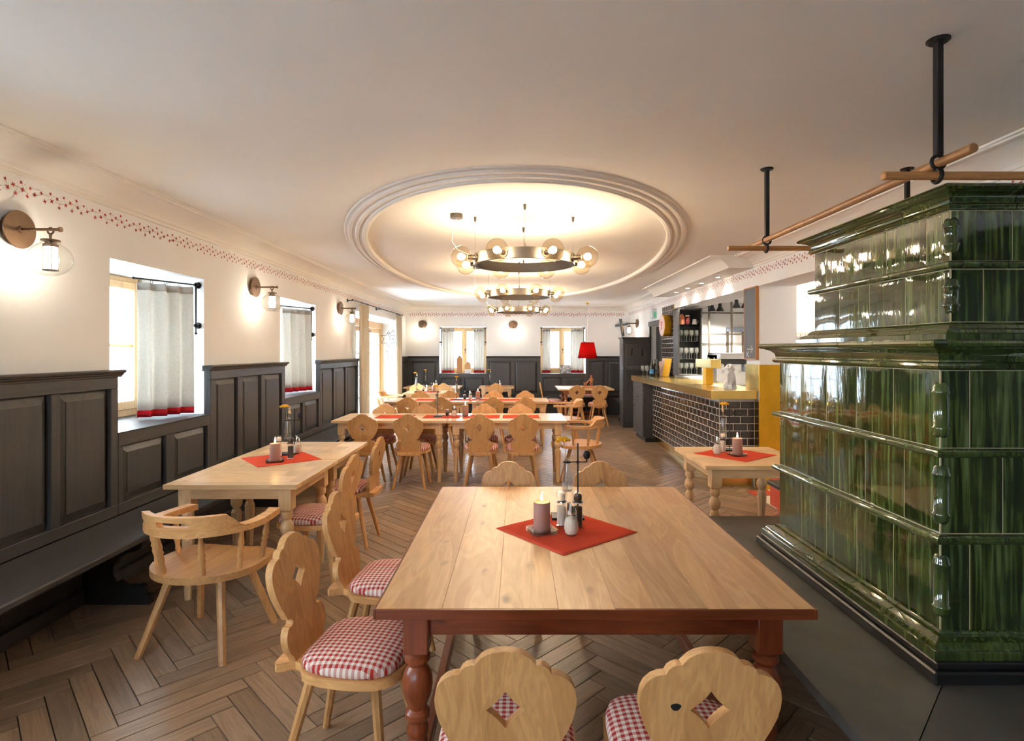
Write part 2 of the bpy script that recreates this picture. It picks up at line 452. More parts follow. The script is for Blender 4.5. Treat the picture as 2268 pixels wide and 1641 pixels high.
# lowered plaster box with downlights above the bar
prof = [(2.28, 2.731), (2.285, 2.715), (2.305, 2.712)] + [(2.31+.19*(k/8)**1.0, 2.708-.118*(k/8)**2.2) for k in range(1, 9)] + [(2.50, 2.58), (2.81, 2.58), (2.81, 2.731)]
m = MB(); n = len(prof)
m.add([(x, 6.67, z) for x, z in prof] + [(x, 10.3, z) for x, z in prof],
      [(i, i+1, n+i+1, n+i) for i in range(n-1)] + [tuple(reversed(range(n))), tuple(range(n, 2*n))])
soffit = tag(m.build('trim_2', M['ceiling'], smooth=25), kind='structure')
# oval ceiling moulding
ov = [(0, 2.732), (0, 2.69), (.012, 2.682), (.04, 2.680), (.05, 2.686), (.056, 2.700), (.075, 2.700), (.085, 2.692), (.11, 2.694), (.12, 2.708), (.14, 2.709), (.15, 2.702), (.175, 2.705), (.19, 2.718), (.215, 2.722), (.225, 2.732)]
m = MB(); N = 96
for o, z in ov:
    for k in range(N):
        t = 2*math.pi*k/N; e = 2/2.12
        cx = math.copysign(abs(math.cos(t))**e, math.cos(t)); sx = math.copysign(abs(math.sin(t))**e, math.sin(t))
        m.v.append(((1.69+o)*cx, 7.66+(4.0+o)*sx, z))
for k in range(len(ov)-1):
    for i in range(N): m.f.append((k*N+i, k*N+(i+1) % N, (k+1)*N+(i+1) % N, (k+1)*N+i))
m.build('oval_moulding', M['ceiling'], ceiling, smooth=20)

# stencilled flower border painted on the walls
def border(parent, U0, U1, mapf, fs=1.0):
    rnd = random.Random(3)
    fl = MB(); vi = MB(); per = .40
    mot = [(.02,.062,1.0),(.045,.02,1.1),(.085,.075,1.0),(.095,.034,1.25),(.135,.058,1.1),(.15,.008,1.0),(.185,.078,.9),(.20,.036,1.1),
           (.235,.06,1.1),(.25,.014,1.0),(.285,.086,1.0),(.295,.046,1.15),(.325,.018,1.0),(.345,.068,.9),(.375,.04,1.1)]
    u = U0
    while u < U1:
        for a, b, s in mot:
            if u+a > U1-.03: continue
            r = .0135*s*fs; rot = rnd.uniform(0, 1.57)
            P = []
            for k in range(8):
                q = r if k % 2 == 0 else r*.42
                P.append(mapf(u+a+q*math.cos(rot+k*math.pi/4), b+q*math.sin(rot+k*math.pi/4)))
            fl.add(P, [tuple(range(8))])
            d = (.048-b)*.75; w = .0011
            vi.add([mapf(u+a-w, b+math.copysign(r, d)), mapf(u+a+w, b+math.copysign(r, d)), mapf(u+a+.014+w, b+d), mapf(u+a+.014-w, b+d)], [(0,1,2,3)])
            if rnd.random() < .55:
                cu, cv = u+a+.024, b+(.012 if d > 0 else -.012); L = 7
                pts = [(cu+.008*math.cos(k*.8)*(1-k/10), cv+.008*math.sin(k*.8)*(1-k/10)) for k in range(L)]
                for (ax, ay), (bx_, by_) in zip(pts, pts[1:]):
                    vi.add([mapf(ax, ay-.0009), mapf(bx_, by_-.0009), mapf(bx_, by_+.0009), mapf(ax, ay+.0009)], [(0,1,2,3)])
        for k in range(10):
            ua = u+per*k/10; ub = u+per*(k+1)/10
            if ub > U1-.02: break
            va = .046+.014*math.sin(k/10*12.566); vb = .046+.014*math.sin((k+1)/10*12.566)
            if k % 3 != 2: vi.add([mapf(ua, va-.001), mapf(ub, vb-.001), mapf(ub, vb+.001), mapf(ua, va+.001)], [(0,1,2,3)])
        u += per
    fl.build('painted_flowers', M['stencil_red'], parent); vi.build('painted_vine', M['stencil_vine'], parent)
border(wall_left, .5, 14.15, lambda u, v: (XL+.002, u, 2.465+v))
border(wall_back, -2.72, 2.74, lambda u, v: (u, YB-.002, 2.472+v), 1.3)
border(wall_right, 3.0, 14.15, lambda u, v: (XR-.002, u, 2.475+v), 1.15)

# ------------------------------------------------------------------ herringbone floor
m = MB(); m.box(-3.5, 6.0, YF, YB+.6, -.06, -.012)
floor = tag(m.build('floor', M['floor_gap']), kind='structure')
PL, PW, GAP = .60, .10, .0012
def plank_mesh(L, W):
    p = MB()
    b = .0015; x0, x1, y0, y1 = -L/2+GAP, L/2-GAP, -W/2+GAP, W/2-GAP
    v = [(x0,y0,-.012),(x1,y0,-.012),(x1,y1,-.012),(x0,y1,-.012),(x0+b,y0+b,0),(x1-b,y0+b,0),(x1-b,y1-b,0),(x0+b,y1-b,0)]
    f = [(4,5,6,7),(0,1,5,4),(1,2,6,5),(2,3,7,6),(3,0,4,7)]
    p.add(v, f); return p
base = plank_mesh(PL, PW)
def plank_uvs(ou, ov_): return [(base.v[i][0]+ou, base.v[i][1]+ov_) for f in base.f for i in f]
variants = []
for k in range(8):
    p = MB(); p.v = list(base.v); p.f = list(base.f); p.uv = plank_uvs(k*3.7, k*1.9); variants.append(p.mesh('plank', M['floor_wood']))
spots = []
c45 = math.cos(R(45))
for i in range(-130, 190):
    for j in range(-16, 20):
        for kind in (0, 1):
            ox, oy = i*PW + j*PL, i*PW - j*PL
            if kind == 0: px, py, a = ox+PL/2, oy+PW/2, 0
            else: px, py, a = ox+PW/2, oy+PW+PL/2, 90
            X = (px-py)*c45; Y = (px+py)*c45 + 0.0
            if -2.95 < X < 3.4 and YF-.1 < Y < YB+.1: spots.append((X, Y, R(a+45)))
def in_view(s):
    X, Y, a = s
    if Y < 1.7 or X > 2.7: return False
    px = 1145 + X*1250/Y; py = 777 + 1.6*1250/Y
    if X > 1.25 and Y < 3.6: return False
    return -60 < px < 2300 and py < 1690 and not (X < -2.78)
vis = sorted([s for s in spots if in_view(s)], key=lambda s: s[1])
near = set(vis[:298])
rest = MB(); rnds = []
for idx, s in enumerate(spots):
    X, Y, a = s
    if s in near:
        link('plank', variants[random.randrange(8)], floor, (X, Y, 0), a)
    else:
        Mx = Matrix.Translation((X, Y, 0)) @ Matrix.Rotation(a, 4, 'Z')
        rest.add(base.v, base.f, Mx); rest.uv += plank_uvs(random.uniform(0, 40), random.uniform(0, 9)); rnds += [random.random()]*5
me = rest.mesh('floor_planks', M['floor_wood'])
at = me.attributes.new('rnd', 'FLOAT', 'FACE'); at.data.foreach_set('value', rnds)
tag(link('floor_planks', me, floor), kind='stuff')
# red and cream tiles of the side room floor
for i in range(6):
    for j in range(12):
        x0 = 3.24+.3*i if False else 2.62+.25*i; y0 = 3.95+.25*j
        if x0 < 2.8 and not (3.95 <= y0 < 6.3): continue
        tm = MB(); tm.box(x0+.003, x0+.247, y0+.003, y0+.247, .0005, .008, .002)
        tm.build('floor_tile', M['red_tile'] if (i+j) % 3 == 0 else M['cream_tile'], floor)

# ------------------------------------------------------------------ panelling
tn = [2]
def wainscot(loc, rz, L, panels, z0, z1, cap=True, cap_ext=(0, 0)):
    tn[0] += 1
    S = struct('trim_%d' % tn[0], loc); S.rotation_euler = (0, 0, rz)
    D0 = -.06; zt = z1-.05 if cap else z1
    rt = .078 if cap else .09
    MB().box(.002, L-.002, -.022, -.002, z0, zt).build('backing_board', WD[2], S)
    MB().box(.001, L-.001, D0, -.022, zt-rt, zt, .003).build('rail', WD[0], S)
    MB().box(.001, L-.001, D0, -.022, z0, z0+.075, .003).build('rail', WD[0], S)
    if z0 > .2: MB().box(.002, L-.002, -.03, -.002, .001, z0-.001).build('lower_board', WD[0], S)
    us = [0] + [u for p in panels for u in p] + [L]
    for a, b in zip(us[::2], us[1::2]):
        if b-a > .01: MB().box(a+.001, b-.001, D0, -.022, z0+.075, zt-rt, .003).build('stile', WD[2], S)
    for a, b in panels:
        p = MB(); za, zb = z0+.085, zt-rt-.01; a2, b2 = a+.008, b-.008; i = .045
        p.add([(a2,-.022,za),(b2,-.022,za),(b2,-.022,zb),(a2,-.022,zb),(a2,-.028,za),(b2,-.028,za),(b2,-.028,zb),(a2,-.028,zb),
               (a2+i,-.046,za+i),(b2-i,-.046,za+i),(b2-i,-.046,zb-i),(a2+i,-.046,zb-i),(a2+i,-.050,za+i),(b2-i,-.050,za+i),(b2-i,-.050,zb-i),(a2+i,-.050,zb-i)],
              [(4,5,1,0),(5,6,2,1),(6,7,3,2),(7,4,0,3),(4,8,9,5),(5,9,10,6),(6,10,11,7),(7,11,8,4),(8,12,13,9),(9,13,14,10),(10,14,15,11),(11,15,12,8),(12,15,14,13)])
        p.build('panel', WD[2], S)
    if cap:
        pr = [(0, zt), (-.064, zt), (-.068, zt+.012), (-.078, zt+.018), (-.08, zt+.026), (-.094, zt+.032), (-.098, zt+.042), (-.092, zt+.05), (0, zt+.05)]
        a, b = -cap_ext[0], L+cap_ext[1]; n = len(pr); c = MB()
        c.add([(a, y, z) for y, z in pr] + [(b, y, z) for y, z in pr], [(i, n+i, n+(i+1) % n, (i+1) % n) for i in range(n)] + [tuple(range(n)), tuple(reversed(range(n, 2*n)))])
        c.build('cap', WD[0], S)
    return S
ZB, ZT = .47, 1.47
def wl(y0, y1, pans, z1=ZT, cap=True, ext=(0, 0)): return wainscot((XL, y0, 0), R(90), y1-y0, [(a-y0, b-y0) for a, b in pans], ZB, z1, cap, ext)
wl(2.26, 3.88, [(2.36, 2.75), (2.82, 3.32), (3.39, 3.81)], ext=(.03, .03))
wl(3.88, 5.05, [(3.93, 4.41), (4.52, 5.0)], 1.03, False)
wl(5.05, 6.67, [(5.14, 5.54), (5.64, 6.05), (6.14, 6.58)], ext=(.03, .03))
wl(6.67, 7.86, [(6.74, 7.22), (7.31, 7.80)], 1.03, False)
wl(7.86, 9.76, [(7.94, 8.44), (8.53, 9.02), (9.11, 9.66)], ext=(.03, .02))
wl(1.09, 2.26, [(1.15, 1.62), (1.73, 2.2)], 1.03, False)
def wb(x0, x1, pans, z1=ZT, cap=True): return wainscot((x0, YB, 0), 0, x1-x0, [(a-x0, b-x0) for a, b in pans], ZB, z1, cap)
wb(-2.74, -1.954, [(-2.64, -2.03)]); wb(-1.954, -.772, [(-1.9, -1.40), (-1.31, -.83)], 1.02, False)
wb(-.772, .59, [(-.70, -.14), (-.05, .51)]); wb(.59, 1.727, [(.65, 1.12), (1.21, 1.67)], 1.02, False)
wb(1.727, 2.79, [(1.81, 2.2), (2.28, 2.72)])
wainscot((XL, 13.1, 0), R(90), 1.04, [(.1, .94)], ZB, ZT, True)
wainscot((XR, 14.13, 0), R(-90), 1.98, [(.1, .9), (1.0, 1.88)], ZB, ZT, True)
wainscot((XR, 1.42, 0), R(-90), 3.5, [(.12, .92), (1.04, 1.84), (1.96, 2.6), (2.72, 3.4)], .02, 2.3, True)  # unseen dark panelling, added so the stove front has something dark to reflect
# window sills (dark boards)
def sill(name, x0, x1, y0, y1, z):
    tag(MB().box(x0, x1, y0, y1, z, z+.006).build(name, WD[0]), kind='structure')
for k, (a, b) in enumerate(LW[1:]): sill('trim_%d' % (20+k), -3.38, XL+.062, a+.002, b-.002, 1.031)
sill("trim_24", -1.952, -.774, YB-.062, YB+.44, 1.021); sill("trim_25", .592, 1.725, YB-.062, YB+.44, 1.021)

# ------------------------------------------------------------------ windows and doors
wnum = [0]
def bar(mb, a, b, c, d, w0, w1): mb.box(a, b, w0, w1, c, d, .004); return mb
def make_window(loc, rz, W, H, handle=True):
    wnum[0] += 1
    S = struct('window_%d' % wnum[0], loc); S.rotation_euler = (0, 0, rz)
    f = MB(); F = .055
    bar(f, 0, F, 0, H, 0, .08); bar(f, W-F, W, 0, H, 0, .08); bar(f, F, W-F, H-F, H, 0, .08); bar(f, F, W-F, 0, F+.02, 0, .08)
    f.build('window_frame', WW[2], S)
    mid = W/2
    for a, b in ((F-.01, mid-.002), (mid+.002, W-F+.01)):
        c = MB(); s = .062; z0, z1 = F+.005, H-F+.012
        bar(c, a, a+s, z0, z1, -.022, .05); bar(c, b-s, b, z0, z1, -.022, .05)
        bar(c, a+s, b-s, z1-s, z1, -.022, .05); bar(c, a+s, b-s, z0, z0+s+.01, -.022, .05)
        cs = c.build('casement', WW[2], S)
        zm = (z0+z1)/2
        MB().box(a+s, b-s, .0, .04, zm-.012, zm+.012).build('muntin', WW[0], cs)
        for za, zb in ((z0+s+.01, zm-.012), (zm+.012, z1-s)):
            MB().box(a+s, b-s, .016, .022, za, zb).build('pane', M['pane'], cs)
    if handle:
        h = MB(); h.lathe([(.016, 0), (.016, .01)], 12, M=Matrix.Translation((mid+.025, -.022, H*.52)) @ Matrix.Rotation(R(90), 4, 'X'))
        h.cyl((mid+.025, -.03, H*.52), (mid+.025, -.055, H*.52), .007); h.cyl((mid+.025, -.055, H*.52+.01), (mid+.025, -.055, H*.52-.11), .007, .005)
        h.build('handle', M['iron'], S)
    return S
for a, b in LW: make_window((-3.37, a, 1.036), R(90), b-a, 1.2)
make_window((-1.954, YB+.44, 1.026), 0, 1.182, 1.18); make_window((.59, YB+.44, 1.026), 0, 1.137, 1.18)
w_ = make_window((-.95, YF-.14, 1.026), R(180), 1.3, 1.21)  # unseen window, added behind the camera to throw fill light on the near chairs
# glazed terrace door on the left
S = struct('door_1', (-3.12, 9.78, 0)); S.rotation_euler = (0, 0, R(90)); W, H = 3.32, 2.30
f = MB()
for a, b in ((0, .12), (W-.14, W)): bar(f, a, b, 0, H-.06, 0, .12)
bar(f, 0, W, H-.2, H-.06, -.01, .12); f.build('door_frame', WW[2], S)
for k in range(3):
    a = .12+k*(W-.26)/3; b = a+(W-.26)/3-.004
    c = MB(); s = .095
    bar(c, a, a+s, .01, H-.21, .02, .08); bar(c, b-s, b, .01, H-.21, .02, .08); bar(c, a+s, b-s, H-.21-s, H-.21, .02, .08); bar(c, a+s, b-s, .01, .22, .02, .08)
    leaf = c.build('door_leaf', WW[2], S)
    zs = [.22 + (H-.21-s-.22)*q/4 for q in range(5)]
    for q in range(1, 4): MB().box(a+s, b-s, .035, .065, zs[q]-.014, zs[q]+.014).build('muntin', M['white'], leaf)
    for q in range(4): MB().box(a+s, b-s, .047, .053, zs[q]+.012, zs[q+1]-.012).build('pane', M['pane'], leaf)
# unseen dark double door added behind the camera so the stove reflects dark
S = struct('door_3', (2.5, YF, 0)); S.rotation_euler = (0, 0, R(180))
f = MB()
for a, b in ((-.06, .06), (1.94, 2.06)): f.box(a, b, -.03, .02, 0, 2.2, .004)
f.box(-.06, 2.06, -.03, .02, 2.1, 2.22, .004); f.build('door_frame', M['door_grey'], S)
for a, b in ((.06, .998), (1.002, 1.94)):
    l = MB().box(a, b, -.02, .0, .005, 2.10, .003).build('door_leaf', M['door_dark'], S)
    for z0, z1 in ((.15, .9), (1.05, 1.95)): MB().box(a+.12, b-.12, -.028, -.02, z0, z1, .004).build('door_panel', M['door_dark'], l)
    MB().cyl(((a+b)/2+(.38 if a < .5 else -.38), -.02, 1.05), ((a+b)/2+(.38 if a < .5 else -.38), -.08, 1.05), .01).build('handle', M['steel'], l)
# dark door in the right wall
S = struct('door_2', (XR, 11.87, 0)); S.rotation_euler = (0, 0, R(-90))
f = MB()
for a, b in ((-.07, .02), (.90, .99)): f.box(a, b, -.02, .02, 0, 2.2, .004)
f.box(-.07, .99, -.025, .02, 2.11, 2.21, .004); f.build('door_frame', M['door_grey'], S)
l = MB().box(.03, .89, .12, .16, .005, 2.10, .003).build('door_leaf', M['door_dark'], S)
MB().box(.10, .82, .112, .12, .15, 1.95, .003).build('door_panel', M['door_dark'], l)
MB().cyl((.1, .12, 1.05), (.1, .06, 1.05), .009).cyl((.1, .07, 1.05), (.2, .07, 1.05), .008).build('handle', M['steel'], l)
# ================================================================== BIG FURNITURE
# ---- tiled stove
stove = thing('tiled_stove', 'large green glazed tiled stove with stepped upper block beside the big table', 'stove', (0, 0, .45))
sz = .45   # parts below are in world height, lowered by the empty's height
def zoff(mb):
    mb.v = [(x, y, z-sz) for x, y, z in mb.v]; return mb
SX1 = 2.72
SBLK = [ (1.53, 2.04, 3.28, .52, 1.53), (1.67, 2.174, 3.16, 1.60, 2.14) ]   # x face, y near, y far, z0, z1
for (xf, yn, yf, z0, z1) in SBLK:
    zoff(MB().box(xf-.0022, SX1, yn-.0022, yf-.002, z0, z1)).build('core', M['grout'], stove)
tmesh = {}
def tile_mesh(w, h):
    key = (round(w, 3), round(h, 3))
    if key not in tmesh:
        bm = bmesh.new(); bmesh.ops.create_grid(bm, x_segments=4, y_segments=4, size=.5)
        bm.free()
        p = MB(); g = .0024; n = 5
        for k in range(n+1):
            for i in range(n+1):
                u, v = i/n, k/n
                d = .0195 + .0015*(1-(2*u-1)**8)*(1-(2*v-1)**8)
                p.v.append(((u-.5)*(w-2*g), -d, (v-.5)*(h-2*g)))
        for k in range(n):
            for i in range(n):
                a = k*(n+1)+i; p.f.append((a, a+1, a+n+2, a+n+1))
        b0 = len(p.v); hw, hh = w/2-g, h/2-g
        p.v += [(-hw, .01, -hh), (hw, .01, -hh), (hw, .01, hh), (-hw, .01, hh)]
        bot = [i for i in range(n+1)]; top = [n*(n+1)+i for i in range(n+1)]
        lef = [k*(n+1) for k in range(n+1)]; rig = [k*(n+1)+n for k in range(n+1)]
        p.f += [tuple(reversed(bot)) + (b0, b0+1), tuple(top) + (b0+2, b0+3), tuple(lef) + (b0+3, b0), tuple(reversed(rig)) + (b0+1, b0+2)]
        tmesh[key] = p.mesh('tile', M['glaze'], smooth=35)
    return tmesh[key]
def tile_row(xf, yn, yf, z0, z1, cuts_l, cuts_f):
    zc, h = (z0+z1)/2-sz, z1-z0
    for a, b in zip(cuts_l, cuts_l[1:]):
        link('tile', tile_mesh(b-a, h), stove, (xf+.016, (a+b)/2, zc), R(-90))
    for a, b in zip(cuts_f, cuts_f[1:]):
        link('tile', tile_mesh(b-a, h), stove, ((a+b)/2, yn+.016, zc), 0)
def cuts(a, b, step, first):
    r = [a]; x = a+first
    while x < b-.06: r.append(x); x += step
    return r + [b]
T = .248
rows = [(0, .59, .905, 1), (0, .94, 1.217, 0), (0, 1.248, 1.53, 1), (1, 1.71, 1.915, 0), (1, 1.945, 2.14, 1)]
for bi, z0, z1, half in rows:
    xf, yn, yf, _, _ = SBLK[bi]
    f = (T if bi == 0 else T) if half == (1 if bi == 0 else 0) else T/2
    if bi == 0: cl = cuts(yn, yf, T, T if half else T*.75); cf = cuts(xf, SX1, T, T*.42 if half else T*.9)
    else: cl = cuts(yn, yf, T, T*.5 if half else T); cf = cuts(xf, SX1, T, T*.95 if half else T*.5)
    tile_row(xf, yn, yf, z0, z1, cl, cf)
def moulding(name, prof, xf, yn, yf, step, first_l, first_f, mat=None):
    """prof: closed outline of (outward offset, z); runs along left face and front face with mitred corners"""
    n = len(prof)
    def seg(fa, fb):
        p = MB()
        p.add([fa(o, z) for o, z in prof] + [fb(o, z) for o, z in prof],
              [(i, (i+1) % n, n+(i+1) % n, n+i) for i in range(n)] + [tuple(reversed(range(n))), tuple(range(n, 2*n))])
        zoff(p)
        bm = bmesh.new(); me = p.mesh(name, mat or M['glaze_m']); bm.from_mesh(me)
        bmesh.ops.recalc_face_normals(bm, faces=bm.faces); bm.to_mesh(me); bm.free()
        me.shade_smooth(); me.set_sharp_from_angle(angle=R(35)); link(name, me, stove)
    ys = cuts(yn, yf, step, first_l); g = .002
    for k, (a, b) in enumerate(zip(ys, ys[1:])):
        fa = (lambda o, z, a=a: (xf-o, yn-o, z)) if k == 0 else (lambda o, z, a=a: (xf-o, a+g, z))
        fb = (lambda o, z, b=b: (xf-o, yf+o, z)) if k == len(ys)-2 else (lambda o, z, b=b: (xf-o, b-g, z))
        seg(fa, fb)
    xs = cuts(xf, SX1, step, first_f)
    for k, (a, b) in enumerate(zip(xs, xs[1:])):
        fa = (lambda o, z, a=a: (xf-o+.0004, yn-o, z)) if k == 0 else (lambda o, z, a=a: (a+g, yn-o, z))
        fb = (lambda o, z, b=b: (b-g, yn-o, z))
        seg(fa, fb)
def rnd_prof(zc, r, out):   # half-round rail
    return [(-.01, zc+r), ] + [(out-r+r*math.cos(a), zc+r*math.sin(a)) for a in [math.pi/2-math.pi*k/8 for k in range(9)]] + [(-.01, zc-r)]
moulding('rail_tile', rnd_prof(.9225, .0165, .035), 1.53, 2.04, 3.28, T, T*.75, T*.9)
moulding('rail_tile', rnd_prof(1.2325, .0155, .035), 1.53, 2.04, 3.28, T, T, T*.9)
moulding('rail_tile', rnd_prof(1.93, .0145, .03), 1.67, 2.174, 3.16, T, T*.8, T*.8)
moulding('base_tile', [(-.01, .595), (.012, .592), (.02, .588), (.022, .58), (.03, .578), (.052, .572), (.06, .560), (.062, .552), (.072, .550), (.075, .545), (.075, .52), (-.01, .52)], 1.53, 2.04, 3.28, T, T*.85, T*.95)
moulding('cornice_tile', [(-.01, 1.532), (.02, 1.532), (.03, 1.537), (.033, 1.546), (.03, 1.555), (.02, 1.56), (.018, 1.566), (.024, 1.585), (.04, 1.600), (.062, 1.608), (.066, 1.612), (.078, 1.612), (.088, 1.617), (.092, 1.626), (.088, 1.635), (.078, 1.64), (-.16, 1.64)], 1.53, 2.04, 3.28, T, T, T*.9)
moulding('step_tile', [(-.02, 1.64), (.075, 1.64), (.075, 1.664), (.06, 1.668), (.052, 1.68), (.03, 1.688), (.022, 1.70), (.01, 1.71), (-.02, 1.712)], 1.67, 2.174, 3.16, T, T*.6, T*.95)
moulding('cornice_tile', [(-.01, 2.14), (.014, 2.14), (.022, 2.146), (.025, 2.155), (.022, 2.164), (.014, 2.168), (.014, 2.174), (.02, 2.19), (.034, 2.20), (.048, 2.204), (.052, 2.207), (.062, 2.208), (.07, 2.215), (.068, 2.224), (.06, 2.23), (-.16, 2.23)], 1.67, 2.174, 3.16, T, T, T*.95)
zoff(MB().box(1.70, SX1, 2.2, 3.14, 2.20, 2.226)).build('top_slab', M['glaze'], stove)
def medallion(x, y, zc, h):
    r = .026
    p = MB(); prof = []
    for k in range(7): a = -math.pi/2 + math.pi/2*k/6; prof.append((max(.001, r*math.cos(a)), -h/2+r+r*1.3*math.sin(a)))
    prof += [(r+.003, -h/2+r+.006), (r+.003, -h/2+r+.012), (r*.93, -h/2+r+.016), (r*.93, h/2-r-.016), (r+.003, h/2-r-.012), (r+.003, h/2-r-.006)]
    for k in range(7): a = math.pi/2*k/6; prof.append((max(.001, r*math.cos(a)), h/2-r+r*1.3*math.sin(a)))
    p.lathe(prof, 14); o = p.build('medallion', M['glaze_m'], stove, smooth=50, loc=(x+.012, y+.012, zc-sz))
    bk = MB(); bk.box(-.02, .02, -.02, .02, -.09, .09)
for zc, h in ((.75, .225), (1.08, .215), (1.385, .20)): medallion(1.53, 2.04, zc, h)
for zc, h in ((1.812, .14), (2.045, .135)): medallion(1.67, 2.174, zc, h)
# ---- black stove bench
sb = thing('stove_bench', 'black slab bench running around the foot of the green stove', 'bench')
for poly in ([(1.02, 1.5), (1.5, 1.98), (1.5, 3.40), (1.02, 3.93)], [(1.0235, 1.499), (1.5035, 1.979), (2.78, 1.979), (2.78, 1.499)], [(1.0235, 3.93), (1.5035, 3.403), (2.78, 3.403), (2.78, 3.93)]):
    MB().prism(poly, .41, .45).build('slab', M['slab'], sb)
MB().box(1.44, 2.78, 1.94, 3.46, .40, .4505).build('slab', M['slab'], sb)
MB().box(1.435, 2.78, 1.935, 3.39, .45, .495, .006).box(1.452, 2.78, 1.952, 3.36, .495, .519, .004).build('step', M['black'], sb)
MB().box(1.46, 2.78, 1.93, 3.5, .001, .41).build('base', M['black_matt'], sb)

# ---- drying rails over the stove
rk = thing('drying_rack', 'wooden drying rails hung on black iron rods above the green stove', 'drying rack', (1.54, 2.8, ZC))
def rel(mb, c): mb.v = [(x-c[0], y-c[1], z-c[2]) for x, y, z in mb.v]; return mb
rc = (1.54, 2.8, ZC)
def ring(c, r, t, axis):
    p = []
    for k in range(20):
        a = 2*math.pi*k/20
        p.append((c[0]+r*math.cos(a), c[1], c[2]+r*math.sin(a)) if axis == 'y' else (c[0], c[1]+r*math.cos(a), c[2]+r*math.sin(a)))
    return p
for x, y in ((1.53, 2.05), (1.55, 3.5), (2.42, 3.5)):
    m = MB(); m.box(x-.0125, x+.0125, y-.0125, y+.0125, 2.308, ZC-.004, .003)
    rel(m, rc).build('rod', M['iron'], rk)
    m = MB(); m.lathe([(.038, 0), (.038, -.006), (.03, -.012)][::-1], 20, (x, y, ZC)); rel(m, rc).build('flange', M['iron'], rk)
    if x < 2:
        m = MB(); m.tube(ring((x, y, 2.285), .024, 0, 'y'), .007, 8, True); m.tube(ring((x-.004, y, 2.2355), .024, 0, 'x'), .007, 8, True)
        rel(m, rc).build('ring', M['iron'], rk, smooth=60)
    else:
        m = MB(); m.box(x-.0125, x+.0125, y-.0125, y+.0125, 2.24, 2.309); m.tube(ring((x, y, 2.2355), .024, 0, 'x'), .007, 8, True); rel(m, rc).build('ring', M['iron'], rk, smooth=60)
def pole(p0, p1, r, mat):
    m = MB(); p0 = Vector(p0); p1 = Vector(p1); d = (p1-p0).normalized()*.003
    m.cyl(p0, p0+d, r-.003, r, 20, True); m.cyl(p0+d, p1-d, r, r, 20, False); m.cyl(p1-d, p1, r, r-.003, 20, True); rel(m, rc); m.build('rail', mat, rk, smooth=40)
pole((1.54, 1.90, 2.285), (1.54, 3.74, 2.285), .0165, WRAIL[1])
pole((1.328, 2.05, 2.2355), (2.65, 2.05, 2.2355), .0155, WRAIL[0])
pole((1.308, 3.5, 2.2355), (2.65, 3.5, 2.2355), .0155, WRAIL[0])

# ---- wall benches
def bench_bracket(depth):
    # scrolled support in the x(depth)-z plane, x=0 at the wall
    P = [(.01, 0), (depth*.94, 0), (depth*.94, .055), (depth*.86, .062)]
    P += [(depth*.80+.035*math.cos(a), .085+.035*math.sin(a)) for a in [R(-50+25*k) for k in range(8)]]
    P += [(depth*.60+.0, .115), (depth*.50, .145), (depth*.45, .19), (depth*.45, .24), (depth*.52, .29), (depth*.64, .325), (depth*.80, .345), (depth*.84, .36), (depth*.84, .43), (.01, .43)]
    return P
def wall_bench(name, label, loc, rz, L, brackets, depth=.46, dx0=0):
    b = thing(name, label, 'bench', loc, rz)
    s = MB(); s.box(0, L, -depth-.06, -.063, .43, .469, .008); s.build('seat', WD[0], b)
    MB().box(0, L, -.075, -.0, .0, .09, .003).build('kickboard', WD[0], b)
    Mx = Matrix(((0,0,1,0),(-1,0,0,0),(0,1,0,0),(0,0,0,1)))   # prism xy->(−y,z), extruded along x
    for u in brackets:
        p = MB(); p.prism(bench_bracket(depth), -.025, .025)
        p.v = [(u-z, -.05-x, y) for x, y, z in p.v]
        bm_o = p.build('bracket', M['black'], b)
    return b
wall_bench('wall_bench', 'long black bench below the panelling of the left wall', (XL, .6, 0), R(90), 9.14, [.9, 2.98, 5.2, 7.4], .46)
wall_bench('wall_bench', 'black bench below the panelling of the far wall', (-2.68, YB, 0), 0, 4.9, [.5, 2.2, 4.0], .44)
wall_bench('wall_bench', 'short black bench on the right wall beside the coat cupboard', (XR, 13.6, 0), R(-90), 1.44, [.7, 1.3], .46)
tb = wall_bench('wall_bench', 'dark bench at the right end of the small table beside the brass panel', (2.71, 4.96, 0), R(-90), .86, [.2, .66], .46)

